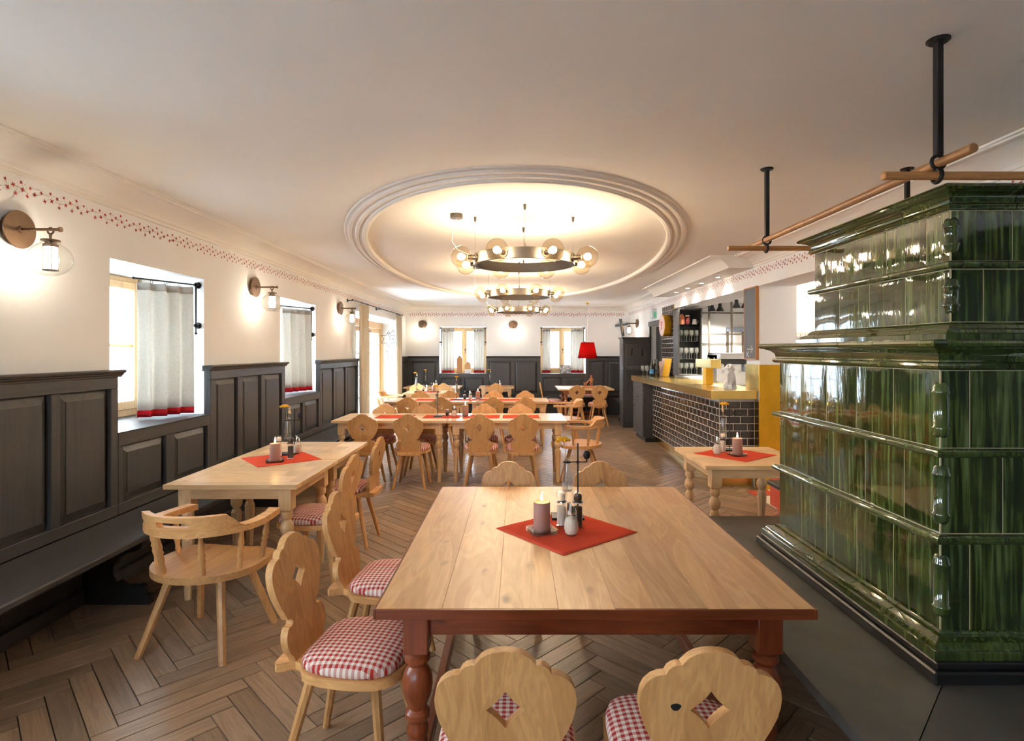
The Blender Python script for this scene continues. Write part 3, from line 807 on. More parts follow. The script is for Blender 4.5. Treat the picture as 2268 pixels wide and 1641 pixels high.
# ---- tables
def turned_leg(H, top, sq=.041, r=.033, dark=False):
    """square block above, turned middle, octagonal taper below; origin at floor"""
    p = MB(); zb = H-top
    p.box(-sq, sq, -sq, sq, zb, H, .003)
    s = r/.03
    pr = [(.024*s, zb-.012), (.033*s, zb-.02), (.033*s, zb-.05), (.028*s, zb-.058), (.022*s, zb-.064), (.024*s, zb-.075), (.034*s, zb-.09), (.039*s, zb-.115), (.036*s, zb-.14), (.026*s, zb-.16), (.021*s, zb-.17), (.03*s, zb-.185), (.03*s, zb-.195)]
    q = [(sq*.92, zb+.001), (sq*.80, zb-.012)]
    full = list(reversed(q + pr[1:]))
    p.lathe(full, 18)
    z2 = zb-.195
    p.lathe([(.020, .0), (.034*s, z2-.012), (.034*s, z2)], 8, rot=R(22.5))
    return p
def make_table(name, label, x0, x1, y0, y1, H=.76, top_mat=None, leg_mat=None, style='plain', inset=.06, group=None):
    W, D = x1-x0, y1-y0
    t = thing(name, label, 'table', ((x0+x1)/2, (y0+y1)/2, 0), 0, group)
    tm, lm = top_mat or WT, leg_mat or WT
    th = .03
    hx, hy = W/2, D/2
    if style == 'frame':       # border boards with a field of short boards
        bw = .09
        MB().box(-hx, hx, -hy, -hy+bw, H-th, H, .002).build('top_board', tm[0], t); MB().box(-hx, hx, hy-bw, hy, H-th, H, .002).build('top_board', tm[0], t)
        MB().box(-hx, -hx+bw, -hy+bw, hy-bw, H-th, H, .002).build('top_board', tm[1], t); MB().box(hx-bw, hx, -hy+bw, hy-bw, H-th, H, .002).build('top_board', tm[1], t)
        nx, ny = 3, max(2, round((D-2*bw)/.16)); ux = (W-2*bw)/nx; uy = (D-2*bw)/ny
        rr = random.Random(int(W*1000+D*777+x0*100))
        for j in range(ny):
            off = rr.uniform(.3, .7)*ux
            xs = [-hx+bw] + [-hx+bw+off+k*ux for k in range(nx)] + [hx-bw]
            xs = [v for v in xs if v <= hx-bw+1e-6]
            for a, b in zip(xs, xs[1:]):
                if b-a > .02: MB().box(a, b, -hy+bw+j*uy, -hy+bw+(j+1)*uy, H-th, H-.0004, .0008).build('top_board', tm[rr.choice((0, 0, 1))], t)
    else:
        n = max(3, round(D/.16)); u = D/n
        for k in range(n): MB().box(-hx, hx, -hy+k*u, -hy+(k+1)*u, H-th, H, .0008).build('top_board', tm[0], t)
    ap = .075; li = inset+.041
    for s in (-1, 1):
        a = MB(); a.box(-hx+li, hx-li, s*(hy-inset-.012)-.011, s*(hy-inset-.012)+.011, H-th-ap, H-th, .002); a.build('apron', lm[0], t)
        a = MB(); a.box(s*(hx-inset-.012)-.011, s*(hx-inset-.012)+.011, -hy+li, hy-li, H-th-ap, H-th, .002); a.build('apron', lm[1], t)
    lg = turned_leg(H-th, .15).mesh('leg', lm[2], smooth=40)
    for sx in (-1, 1):
        for sy in (-1, 1): link('leg', lg, t, (sx*(hx-li), sy*(hy-li), 0))
    return t
# the big front table
ft = thing('dining_table', 'large square larch table with red-stained turned legs in the foreground', 'table', (.255, 2.665, 0))
rr = random.Random(5); xs = [-.7150, -.50, -.315, -.12, .065, .20, .37, .545, .715]
for a, b in zip(xs, xs[1:]):
    y0 = -.825+rr.uniform(-.004, .004)
    MB().box(a, b, y0, .825, .728, .76-rr.uniform(0, .0006), .0012).build('top_plank', WTF[1], ft)
for s in (-1, 1):
    MB().box(-.715+.001, .715-.001, s*.825-.006 if s > 0 else -.833, .833 if s > 0 else -.821, .726, .7585, .001).build('top_edge', WR[0], ft)
    MB().box(s*.7185-.0035, s*.7185+.0035, -.833, .833, .726, .7585, .001).build('top_edge', WR[1], ft)
    MB().box(-.56, .56, s*.735-.014, s*.735+.014, .635, .716, .003).build('apron', WR[0], ft)
    MB().box(-.60, .60, s*.745-.012, s*.745+.012, .716, .727, .002).build('apron_bead', WR[0], ft)
    MB().box(s*.575-.014, s*.575+.014, -.70, .70, .62, .727, .003).build('apron', WR[1], ft)
lp = MB(); lp.box(-.042, .042, -.042, .042, .58, .727, .004)
lp.lathe(list(reversed([(.038, .58), (.032, .572), (.043, .562), (.043, .548), (.034, .54), (.03, .53), (.042, .515), (.05, .49), (.052, .465), (.046, .43), (.034, .40), (.03, .385), (.042, .372), (.042, .355), (.032, .345), (.03, .335), (.037, .32), (.037, .30), (.03, .29), (.034, .27), (.036, .18)])), 24)
lp.box(-.038, .038, -.038, .038, .06, .182, .004); lp.lathe(list(reversed([(.03, .06), (.04, .045), (.044, .028), (.038, .008), (.024, .0)])), 18)
lme = lp.mesh('leg', WR[2], smooth=40)
for sx in (-1, 1):
    for sy in (-1, 1): link('leg', lme, ft, (sx*.595, sy*.735, 0))
for s in (-1, 1): MB().box(s*.595-.018, s*.595+.018, -.70, .70, .09, .15, .004).build('stretcher', WR[1], ft)

make_table('dining_table', 'pale oak table by the left bench, near one of the pair', -2.22, -1.38, 3.535, 4.365, style='frame')
make_table('dining_table', 'pale oak table by the left bench, far one of the pair', -2.22, -1.38, 4.375, 5.21, style='frame')
make_table('dining_table', 'left oak table of the first long row across the room', -2.235, -.848, 6.78, 7.58)
make_table('dining_table', 'right oak table of the first long row across the room', -.842, .60, 6.78, 7.58)
make_table('dining_table', 'left oak table of the second long row across the room', -2.19, -.808, 9.3, 10.1)
make_table('dining_table', 'right oak table of the second long row across the room', -.802, .53, 9.3, 10.1)
make_table('dining_table', 'pale oak table beside the terrace door curtain', -2.27, -1.37, 11.17, 11.95)
make_table('dining_table', 'pale oak table at the far bench below the window with wooden houses', -2.62, -1.32, 12.98, 13.72)
make_table('dining_table', 'small pale oak table at the far bench between the two windows', -.88, -.07, 12.98, 13.72)
make_table('dining_table', 'small square oak table between green stove and brass-topped bar', 1.38, 2.2, 4.12, 4.94)
t7 = make_table('dining_table', 'reddish wood table under the red lampshade by the far window', .91, 2.14, 12.4, 13.62, leg_mat=wood3('red_oak', srgb(176, 108, 66), srgb(132, 74, 40), across=12), inset=.14)
for s in (-1, 1): MB().box(-.44, .44, s*.44-.02, s*.44+.02, .10, .15, .004).build('stretcher', WR[0], t7)

# ---- farmhouse chair
def chair_back():
    h = [(0,.447),(.022,.4455),(.042,.440),(.058,.430),(.069,.417),(.0745,.4105),(.084,.411),(.096,.407),(.105,.399),(.1115,.386),(.127,.384),(.145,.376),(.160,.361),(.169,.342),(.173,.318),(.172,.295),(.166,.265),(.155,.235),(.142,.208),(.129,.185),(.121,.170),(.117,.158),(.104,.158),(.093,.152),(.088,.143),(.092,.133),(.103,.128),(.114,.130),(.122,.127),(.132,.117),(.140,.103),(.144,.085),(.143,.065),(.136,.045),(.124,.030),(.116,.022),(.112,.010),(.110,0)]
    out = h + [(-x, z) for x, z in reversed(h[1:])]
    dm = []
    for k in range(4):
        a0, a1 = k*math.pi/2, (k+1)*math.pi/2
        p0 = (.048*math.cos(a0), .052*math.sin(a0)); p1 = (.048*math.cos(a1), .052*math.sin(a1)); c = ((p0[0]+p1[0])*.40, (p0[1]+p1[1])*.40)
        for q in range(4):
            s = q/4; dm.append(tuple((1-s)**2*p0[i]+2*s*(1-s)*c[i]+s*s*p1[i] for i in range(2)))
    dm = [(x, z+.288) for x, z in dm]
    p = MB(); p.prism(out, -.014, .014, [dm])
    ca, sa = math.cos(R(10)), math.sin(R(10))
    p.v = [(x, -.20-z*sa*1.0 + y*ca*-1, .44 + z*ca - y*sa*0) for x, z, y in p.v]
    return p
def seat_outline(k=1.0):
    h = [(0,-.265),(.09,-.265),(.125,-.262),(.135,-.25),(.130,-.232),(.114,-.212),(.108,-.19),(.118,-.165),(.145,-.145),(.172,-.13),(.188,-.10),(.2,-.05),(.207,.02),(.206,.09),(.198,.145),(.18,.185),(.15,.21),(.10,.225),(.05,.23),(0,.232)]
    return h + [(-x, y) for x, y in reversed(h[1:-1])]
def cushion():
    half = [(0,-.155),(.08,-.158),(.13,-.15),(.165,-.125),(.183,-.09),(.194,-.04),(.2,.02),(.199,.085),(.19,.14),(.172,.177),(.145,.2),(.10,.214),(.05,.219),(0,.221)]
    o = half + [(-x, y) for x, y in reversed(half[1:-1])]; o.reverse()
    n = len(o); cx, cyy = 0, .03; p = MB()
    lv = [(.96, .440), (1.0, .448), (1.005, .462), (.985, .474), (.90, .486), (.7, .496), (.4, .501)]
    for s, z in lv: p.v += [(cx+(x-cx)*s, cyy+(y-cyy)*s, z) for x, y in o]
    p.v.append((cx, cyy, .502))
    for k in range(len(lv)-1):
        for i in range(n): p.f.append((k*n+i, (k+1)*n+i, (k+1)*n+(i+1) % n, k*n+(i+1) % n))
    e = (len(lv)-1)*n
    for i in range(n): p.f.append((e+i, len(p.v)-1, e+(i+1) % n))
    p.f.append(tuple(range(n)))
    return p
chair = thing('dining_chair', 'x', 'chair')
chair_back().build('backrest', WO[2], chair, smooth=30)
p = MB(); p.prism(seat_outline(), .408, .44); p.build('seat', WO[1], chair, smooth=30)
cushion().build('cushion', M['gingham'], chair, smooth=50)
p = MB(); p.box(-.055, .055, -.21, .19, .385, .408, .003); p.build('cleat', WO[1], chair)
for sx in (-1, 1):
    for (ya, yb) in ((.12, .185), (-.12, -.215)):
        p = MB(); p.cyl((sx*.185, yb, 0), (sx*.105, ya, .41), .0155, .021, 8); p.build('leg', WO[2], chair)
# ---- captain's armchair
arm = thing('armchair', 'x', 'armchair')
def horseshoe(r_out, r_in, yfront, n=18):
    o = [(r_out*math.cos(a), r_out*.92*math.sin(a)) for a in [math.pi+math.pi*k/n for k in range(n+1)]]
    i = [(r_in*math.cos(a), r_in*.92*math.sin(a)) for a in [2*math.pi-math.pi*k/n for k in range(n+1)]]
    return o + [(r_out-.015, yfront*.6), (r_out-.03, yfront), (r_in-.035, yfront), (r_in-.01, yfront*.6)] + i + [(-(r_in-.01), yfront*.6), (-(r_in-.035), yfront), (-(r_out-.03), yfront), (-(r_out-.015), yfront*.6)]
p = MB(); p.prism(horseshoe(.325, .262, .20), .655, .688); p.build('arm_bow', WO[0], arm, smooth=30)
# raised crest with an open hand hole
p = MB(); n = 24; ro, ri = .318, .282; LV = 5
for k in range(n+1):
    a = R(205)+R(130)*k/n; e = min(1, min(k, n-k)/3.5); ht = .072*(e*e*(3-2*e))+.0005
    for fz in (0, .28, .62, 1.0):
        for r_ in (ri, ro): p.v.append(((r_+.012*fz)*math.cos(a), (r_+.012*fz)*.92*math.sin(a), .688+ht*fz))
ix = lambda k, l, s: k*8+l*2+s
for k in range(n):
    hole = 9 <= k < 15
    for l in range(3):
        if hole and l == 1: continue
        p.f.append((ix(k, l, 1), ix(k+1, l, 1), ix(k+1, l+1, 1), ix(k, l+1, 1))); p.f.append((ix(k+1, l, 0), ix(k, l, 0), ix(k, l+1, 0), ix(k+1, l+1, 0)))
    p.f.append((ix(k, 3, 1), ix(k+1, 3, 1), ix(k+1, 3, 0), ix(k, 3, 0)))
    if hole:
        p.f.append((ix(k, 1, 0), ix(k, 1, 1), ix(k+1, 1, 1), ix(k+1, 1, 0))); p.f.append((ix(k, 2, 1), ix(k, 2, 0), ix(k+1, 2, 0), ix(k+1, 2, 1)))
for k in (9, 15): p.f.append((ix(k, 1, 0), ix(k, 1, 1), ix(k, 2, 1), ix(k, 2, 0)))
p.build('crest', WO[0], arm, smooth=35)
so = [(.30*math.cos(a), .265*math.sin(a)) for a in [math.pi+math.pi*k/18 for k in range(19)]] + [(.295, .08), (.285, .16), (.25, .21), (.17, .235), (.06, .225), (-.06, .225), (-.17, .235), (-.25, .21), (-.285, .16), (-.295, .08)]
p = MB(); p.prism(so, .408, .444); p.build('seat', WO[1], arm, smooth=30)
p = MB(); p.box(-.18, .18, -.14, -.08, .385, .409, .003); p.box(-.18, .18, .06, .12, .385, .409, .003); p.build('cleat', WO[0], arm)
spr = [(.011, 0), (.015, .10), (.012, .2), (.017, .36), (.013, .44), (.019, .5), (.013, .56), (.018, .66), (.013, .82), (.010, 1.0)]
for a in (168, 205, 245, 295, 335, 372):
    ca, sa = math.cos(R(a)), math.sin(R(a))
    yy = (.03 if a in (168, 372) else 0)
    p0 = Vector((.265*ca, .23*sa+yy, .442)); p1 = Vector((.294*ca, .27*sa+yy, .657))
    p = MB(); L = (p1-p0).length
    q = (p1-p0).to_track_quat('Z', 'Y').to_matrix().to_4x4()
    p.lathe([(r_, z_*L) for r_, z_ in spr], 10, M=Matrix.Translation(p0) @ q); p.build('spindle', WO[2], arm, smooth=50)
for sx in (-1, 1):
    for (ya, yb) in ((.11, .235), (-.11, -.235)):
        p = MB(); p.cyl((sx*.24, yb, 0), (sx*.14, ya, .41), .018, .024, 8); p.build('leg', WO[2], arm)

CG = 'farmhouse chairs with scalloped backs'
chairs = [
 ((-.028, 1.64), 0, 'scalloped oak chair at the near edge of the big table, left of the two'),
 ((.471, 1.64), 0, 'scalloped oak chair with knot hole at the near edge of the big table'),
 ((-.625, 2.19), -98, 'oak chair with gingham cushion nearest the camera on left side of big table'),
 ((-.65, 2.85), -95, 'oak chair with gingham cushion behind the nearest one on left side of big table'),
 ((-.055, 3.40), 180, 'oak chair at the far edge of the big table, left of the vase'),
 ((.54, 3.40), 180, 'oak chair at the far edge of the big table, right of the vase'),
 ((-1.40, 3.94), 84, 'oak chair at right side of left table pair, behind the armchair'),
 ((-1.42, 4.74), 88, 'oak chair at right side of left table pair, far one'),
]
for k, x in enumerate((-1.78, -1.24, -.427, .072)):
    w = ('first', 'second', 'third', 'fourth')[k]
    chairs.append(((x, 6.69), (4, 0, 0, 0)[k], w + ' chair from the left on near side of first long table row'))
for k, x in enumerate((-1.795, -1.257, -.446, .043)):
    chairs.append(((x, 7.41), 180, ('first', 'second', 'third', 'fourth')[k] + ' chair from the left on far side of first long table row'))
for k, x in enumerate((-1.71, -1.185, -.374, .13)):
    chairs.append(((x, 9.08), 0, ('first', 'second', 'third', 'fourth')[k] + ' chair from the left on near side of second long table row'))
for k, x in enumerate((-1.75, -1.22, -.42, .15)):
    chairs.append(((x, 9.96), 180, ('first', 'second', 'third', 'fourth')[k] + ' chair from the left on far side of second long table row'))
chairs += [
 ((-2.22, 12.85), 0, 'pale chair at the far left bench table, nearer the terrace door'),
 ((-1.64, 12.85), 0, 'pale chair at the far left bench table, right one of two'),
 ((-.476, 12.85), 0, 'single chair in front of the small table between the far windows'),
 ((1.265, 12.12), 0, 'left chair with its back to the camera at the red lamp table'),
 ((1.74, 12.12), 0, 'right chair with its back to the camera at the red lamp table'),
 ((.80, 12.95), -90, 'chair seen in profile at left end of the red lamp table'),
]
for (x, y), a, lab in chairs:
    o_ = place(chair, (x, y, 0), R(a), lab, CG)
    if 'knot hole' in lab: knot_chair = o_
zk = .297; yk = -.20-zk*math.sin(R(10))-.0138
MB().prism([(.0125*math.cos(t_)*(1+.15*math.sin(3*t_)), .010*math.sin(t_)) for t_ in [2*math.pi*k/14 for k in range(14)]], -.001, .001,
           M=Matrix.Translation((-.084, yk, .44+zk*math.cos(R(10)))) @ Matrix.Rotation(R(100), 4, 'X')).build('knot', M['black_matt'], knot_chair)
for (x, y), a, lab in [((-1.70, 3.13), -8, 'round-backed oak armchair at near end of the left table'),
                       ((.80, 7.12), 82, 'round-backed oak armchair at right end of the first long table row'),
                       ((.84, 9.75), 84, 'round-backed oak armchair at right end of the second long table row'),
                       ((-2.58, 11.55), -90, 'pale round-backed armchair in front of the terrace door')]:
    place(arm, (x, y, 0), R(a), lab, 'round-backed armchairs')
# ================================================================== LAMPS
def point(name, parent, loc, power, col, r):
    l = bpy.data.lights.new(name, 'POINT'); l.energy = power; l.color = col; l.shadow_soft_size = r
    o = bpy.data.objects.new(name, l); C.objects.link(o); o.parent = parent; o.location = loc; return o
WARM = (1.0, .92, .80)
# ---- ring chandeliers
def chandelier(cx, cyy, label):
    Z = 2.36
    c = thing('ring_chandelier', label, 'chandelier', (cx, cyy, ZC), 0, 'ring chandeliers under the oval moulding')
    dz = Z-ZC; n = 48; p = MB()
    for r, z in ((.425, -.042), (.425, .042), (.40, .042), (.40, -.042)):
        for k in range(n): a = 2*math.pi*k/n; p.v.append((r*math.cos(a), r*math.sin(a), dz+z))
    for j in range(4):
        for k in range(n): p.f.append((j*n+k, ((j+1) % 4)*n+k, ((j+1) % 4)*n+(k+1) % n, j*n+(k+1) % n))
    bm = bmesh.new(); me = p.mesh('ring', M['grey_metal']); bm.from_mesh(me); bmesh.ops.recalc_face_normals(bm, faces=bm.faces); bm.to_mesh(me); bm.free()
    me.shade_smooth(); me.set_sharp_from_angle(angle=R(30)); link('ring', me, c)
    for k in range(8):
        a = R(22.5+45*k); ca, sa = math.cos(a), math.sin(a)
        s = MB(); s.cyl((.424*ca, .424*sa, dz), (.435*ca, .435*sa, dz), .034, .034, 16); s.cyl((.435*ca, .435*sa, dz), (.50*ca, .50*sa, dz), .021, .018, 12)
        so = s.build('socket', M['grey_metal'], c, smooth=40)
        g = MB(); g.sphere((.55*ca, .55*sa, dz), .088, 20, 14); g.build('globe', M['smoke_glass'], c, smooth=80)
        b = MB(); b.sphere((.555*ca, .555*sa, dz), .028, 10, 8); b.build('bulb', M['bulb'], c, smooth=80)
        point('bulb_light', c, (.555*ca, .555*sa, dz), BULB_W, WARM, .032)
    for a in (0, 90, 180, 270):
        x, y = .4125*math.cos(R(a)), .4125*math.sin(R(a))
        MB().cyl((x, y, 0), (x, y, dz+.04), .0016, None, 6).build('wire', M['steel'], c)
        MB().lathe([(.006, dz+.04), (.006, dz+.07)], 8, (x, y, 0)).build('wire_grip', M['grey_metal'], c)
        MB().lathe([(.005, -.045), (.011, -.03), (.011, -.008), (.014, 0)], 10, (x, y, 0)).build('ceiling_fixing', M['grey_metal'], c, smooth=40)
    MB().lathe([(.0, -.04), (.05, -.038), (.052, -.034), (.052, 0)], 24, (-.56, -.1, 0)).build('canopy', M['grey_metal'], c, smooth=40)
    path = [(-.56+.0, -.1, -.04), (-.565, -.1, -.08), (-.59, -.09, -.15), (-.60, -.06, -.22), (-.56, -.02, -.28), (-.48, 0, dz+.06), (-.42, 0, dz+.035)]
    MB().tube(path, .0025, 6).build('cable', M['white'], c, smooth=60)
chandelier(.06, 4.76, 'nearest grey ring chandelier with eight smoked globes')
chandelier(.03, 7.62, 'middle grey ring chandelier with eight smoked globes')
chandelier(.03, 10.6, 'farthest grey ring chandelier with eight smoked globes')
# ---- wall sconces (local: +y points out of the wall into the room)
sc = thing('wall_sconce', 'x', 'wall lamp')
Rx = Matrix.Rotation(R(-90), 4, 'X')
MB().lathe([(.088, 0), (.088, .03), (.0, .031)], 32, M=Rx).build('back_plate', M['bronze'], sc, smooth=30)
MB().lathe([(.104, .03), (.106, .033), (.104, .037), (.02, .040), (.018, .046), (.010, .047)], 36, M=Rx).build('front_disc', M['bronze'], sc, smooth=30)
m = MB(); m.cyl((0, .04, 0), (0, .255, 0), .0085, None, 14); m.cyl((0, .255, 0), (0, .265, 0), .014, None, 14); m.build('arm', M['bronze'], sc, smooth=40)
m = MB(); m.tube([(0+.0, .205+.0165*math.cos(2*math.pi*k/16), -.008+.0165*math.sin(2*math.pi*k/16)) for k in range(16)], .005, 8, True)
m.cyl((0, .205, -.024), (0, .205, -.052), .008, .006, 10); m.build('hook', M['bronze'], sc, smooth=50)
m = MB(); m.lathe([(.0, -.05), (.012, -.052), (.044, -.058), (.046, -.062), (.044, -.066), (.026, -.068), (.026, -.080)][::-1], 24, (0, .205, 0)); m.build('cap', M['bronze'], sc, smooth=35)
gp = []
for k in range(15):
    a = math.pi*k/14; r_ = .104*math.sin(a); z_ = -.165-.094*math.cos(a)
    if z_ < -.073 and r_ > .0: gp.append((max(r_, .012), z_))
gp = [q for q in gp if not (q[1] > -.12 and q[0] < .045)] + [(.045, -.076), (.044, -.070)]
MB().lathe(gp, 28, (0, .205, 0), caps=False).build('globe', M['clear_glass'], sc, smooth=80)
MB().lathe([(.030, -.222), (.031, -.218), (.031, -.098), (.030, -.095)], 20, (0, .205, 0)).build('lamp_tube', M['tube_lamp'], sc, smooth=40)
m = MB()
for k in range(4):
    a = R(45+90*k); m.box(.033*math.cos(a)-.0015, .033*math.cos(a)+.0015, .205+.033*math.sin(a)-.0015, .205+.033*math.sin(a)+.0015, -.225, -.08)
m.lathe([(.036, -.229), (.037, -.223), (.030, -.222)], 20, (0, .205, 0)); m.lathe([(.034, -.098), (.034, -.082)], 20, (0, .205, 0)); m.build('tube_cage', M['bronze'], sc, smooth=40)
def sconce(loc, rz, label):
    first = not sc.get('_used')
    o = place(sc, loc, rz, label, 'bronze wall lamps with glass globes')
    if first or True: point('sconce_light', o, (0, .205, -.16), SCONCE_W, (1.0, .85, .65), .045)
LAT = [((XL, 3.14, 2.275), 'bronze globe wall lamp nearest the camera on left wall'), ((XL, 5.98, 2.275), 'bronze globe wall lamp between the two left windows'), ((XL, 8.88, 2.27), 'bronze globe wall lamp beside the terrace curtain')]
SL = []
def sconce_many(items):
    # copy the lamp before any light is parented to it, so that each lamp gets exactly one light
    objs = [place(sc, loc, rz, lab, 'bronze wall lamps with glass globes') for loc, rz, lab in items]
    for o in objs: point('sconce_light', o, (0, .205, -.16), SCONCE_W, (1.0, .85, .65), .045)
sconce_many([(l, R(-90), lab) for l, lab in LAT] + [
    ((XL, .3, 2.275), R(-90), 'bronze globe wall lamp on left wall beside the camera'),
    ((-.4, YF, 2.26), 0, 'bronze globe wall lamp added behind the camera for fill light'),  # unseen lamp, added to fill the near end with light
    ((-2.37, YB, 2.262), R(180), 'bronze globe wall lamp left of the far windows'), ((-.10, YB, 2.25), R(180), 'bronze globe wall lamp between the far windows'),
    ((XR, 13.06, 2.235), R(90), 'bronze globe wall lamp on right wall above the coat cupboard')])
# ---- downlights over the bar
for y in (9.46, 8.82, 8.17, 7.5):
    d = thing('downlight', 'recessed downlight over the bar, %s from the far end' % {9.46: 'first', 8.82: 'second', 8.17: 'third', 7.5: 'fourth'}[y], 'downlight', (2.67, y, 2.58), 0, 'downlights over the bar')
    MB().lathe([(.028, -.004), (.042, -.003), (.044, 0.0)], 20).build('trim_ring', M['white'], d, smooth=40)
    MB().lathe([(.0005, -.0045), (.026, -.0045), (.027, -.003)], 16).build('lens', M['spot_e'], d)
    l = bpy.data.lights.new('spot_light', 'SPOT'); l.energy = SPOT_W; l.color = (1, .92, .78); l.spot_size = R(95); l.spot_blend = .6; l.shadow_soft_size = .02
    o = bpy.data.objects.new('spot_light', l); C.objects.link(o); o.parent = d; o.location = (0, 0, -.012); o.rotation_euler = (0, R(-16), 0)
# ---- red pendant over the far table
pl_ = thing('pendant_lamp', 'red fabric pendant lampshade hanging over the far right table', 'pendant lamp', (1.65, 13.2, ZC))
m = MB(); n = 32
for r_, z_ in ((.225, -1.30), (.155, -.93)):
    for k in range(n): a = 2*math.pi*k/n; m.v.append((r_*math.cos(a), r_*math.sin(a), z_))
for k in range(n): m.f.append((k, (k+1) % n, n+(k+1) % n, n+k))
o = m.build('shade', M['red_shade'], pl_, smooth=60); md = o.modifiers.new('thick', 'SOLIDIFY'); md.thickness = .004
MB().lathe([(.0, -.045), (.03, -.04), (.045, -.012), (.046, 0)], 20).build('canopy', M['brass'], pl_, smooth=40)
m = MB(); m.cyl((0, 0, -.04), (0, 0, -1.02), .002, None, 6); m.cyl((0, 0, -1.0), (0, 0, -1.07), .018, None, 12); m.build('cord', M['steel'], pl_)
m = MB()
for a in (0, 120, 240): m.cyl((0, 0, -.99), (.155*math.cos(R(a)), .155*math.sin(R(a)), -.935), .0015, None, 6)
m.build('spider', M['steel'], pl_)
MB().sphere((0, 0, -1.12), .035, 12, 8).build('bulb', emit('pendant_bulb', (1, .8, .55), 12), pl_, smooth=80)
point('pendant_light', pl_, (0, 0, -1.12), 45, WARM, .036)

# ================================================================== CURTAINS
def curtain(name, label, p0, p1, z0, z1, folds, amp, hem=.055, mat='linen', rings=6, heading=True, group=None, seed=0):
    p0 = Vector((p0[0], p0[1])); p1 = Vector((p1[0], p1[1])); d = (p1-p0); L = d.length; d /= L; nrm = Vector((-d.y, d.x))
    c = thing(name, label, 'curtain', (p0.x, p0.y, z0), 0, group)
    rr = random.Random(seed); ph = [rr.uniform(0, 6.28) for _ in range(3)]
    N = folds*10; rows = 12
    def pt(u, z):
        h = (z-z0)/(z1-z0)
        w = amp*(1-.25*h)*(math.sin(u*folds*6.283+ph[0]) + .45*math.sin(u*folds*3.3+ph[1]) + .2*math.sin(h*3+ph[2]))
        uu = u + .012*math.sin(u*folds*12.566+ph[1])*(1-h)
        q = d*(uu*L) + nrm*w
        return (q.x, q.y, z-z0)
    def sheet(za, zb, rws, nm, mt, off=0):
        m = MB()
        for k in range(rws+1):
            z = za+(zb-za)*k/rws
            for i in range(N+1):
                m.v.append(pt(i/N, z))
        for k in range(rws):
            for i in range(N): a = k*(N+1)+i; m.f.append((a, a+1, a+N+2, a+N+1))
        o = m.build(nm, mt, c, smooth=80); s = o.modifiers.new('thick', 'SOLIDIFY'); s.thickness = .003+off; s.offset = 0
    if hem: sheet(z0, z0+hem, 1, 'red_hem', M['linen_red'], .0012)
    sheet(z0+hem, z1, rows, 'cloth', M[mat])
    if heading: sheet(z1-.06, z1-.001, 1, 'heading_tape', M[mat], .002)
    for k in range(rings):
        u = (k+.5)/rings; q = pt(u, z1); ctr = (q[0], q[1], z1-z0+.013)
        MB().tube([(ctr[0]+.016*math.cos(a)*nrm.x, ctr[1]+.016*math.cos(a)*nrm.y, ctr[2]+.016*math.sin(a)) for a in [2*math.pi*j/12 for j in range(12)]], .0018, 6, True).build('ring', M['iron'], c, smooth=60)
    return c
def swing_rod(label, piv, end, z, wall_dir, wall_at):
    """bar pivoting on a vertical rod that is fixed with two knobs to the reveal"""
    r = thing('curtain_rod', label, 'curtain rod', (piv[0], piv[1], z), 0, 'swinging curtain rods')
    d = Vector((end[0]-piv[0], end[1]-piv[1], 0))
    m = MB(); m.cyl((0, 0, 0), d, .0065, None, 10); m.sphere(d, .011, 10, 6); m.build('rod', M['iron'], r, smooth=50)
    m = MB(); m.cyl((0, 0, .02), (0, 0, -.42), .008, .006, 10); m.sphere((0, 0, -.43), .012, 10, 6); m.build('pivot_bar', M['iron'], r, smooth=50)
    w = Vector((wall_dir[0], wall_dir[1], 0))*wall_at
    for zz in (0, -.36):
        m = MB(); m.cyl((0, 0, zz), Vector((0, 0, zz))+w*.8, .008, None, 10); m.cyl(Vector((0, 0, zz))+w*.55, Vector((0, 0, zz))+w, .026, .03, 14); m.sphere((0, 0, zz), .019, 10, 6); m.build('bracket', M['iron'], r, smooth=40)
swing_rod('black swinging curtain rod in the nearest left window', (-2.85, 5.01), (-3.07, 4.52), 2.185, (0, 1), .038)
curtain('curtain', 'beige linen curtain with red hem in the nearest left window', (-2.86, 4.99), (-3.06, 4.55), 1.058, 2.157, 4, .040, group='linen window curtains', seed=2)
swing_rod('black swinging curtain rod in the second left window', (-2.85, 7.82), (-3.07, 7.30), 2.185, (0, 1), .038)
curtain('curtain', 'beige linen curtain with red hem in the second left window', (-2.86, 7.80), (-3.06, 7.33), 1.058, 2.157, 4, .040, group='linen window curtains', seed=3)
for k, (xa, xb, nm) in enumerate(((-1.954, -.772, 'with wooden houses'), (.59, 1.727, 'with the framed photograph'))):
    yy = YB+.10
    swing_rod('left swinging curtain rod of the far window ' + nm, (xa+.035, yy), (xa+.36, yy+.02), 2.178, (-1, 0), .034)
    swing_rod('right swinging curtain rod of the far window ' + nm, (xb-.035, yy), (xb-.36, yy+.02), 2.178, (1, 0), .034)
    curtain('curtain', 'left linen curtain with red hem of the far window ' + nm, (xa+.05, yy), (xa+(.36 if k == 0 else .26), yy+.02), 1.05, 2.15, 4, .022, group='linen window curtains', seed=4+k, rings=4)
    curtain('curtain', 'right linen curtain with red hem of the far window ' + nm, (xb-.05, yy), (xb-(.32 if k == 0 else .36), yy+.02), 1.05, 2.15, 4, .022, group='linen window curtains', seed=7+k, rings=4)
r = thing('curtain_rod', 'long black curtain pole above the terrace door', 'curtain rod', (-2.68, 9.2, 2.43))
m = MB(); m.cyl((0, 0, 0), (0, 4.0, 0), .010, None, 12); m.sphere((0, 0, 0), .016, 10, 6); m.sphere((0, 4.0, 0), .016, 10, 6); m.build('pole', M['iron'], r, smooth=50)
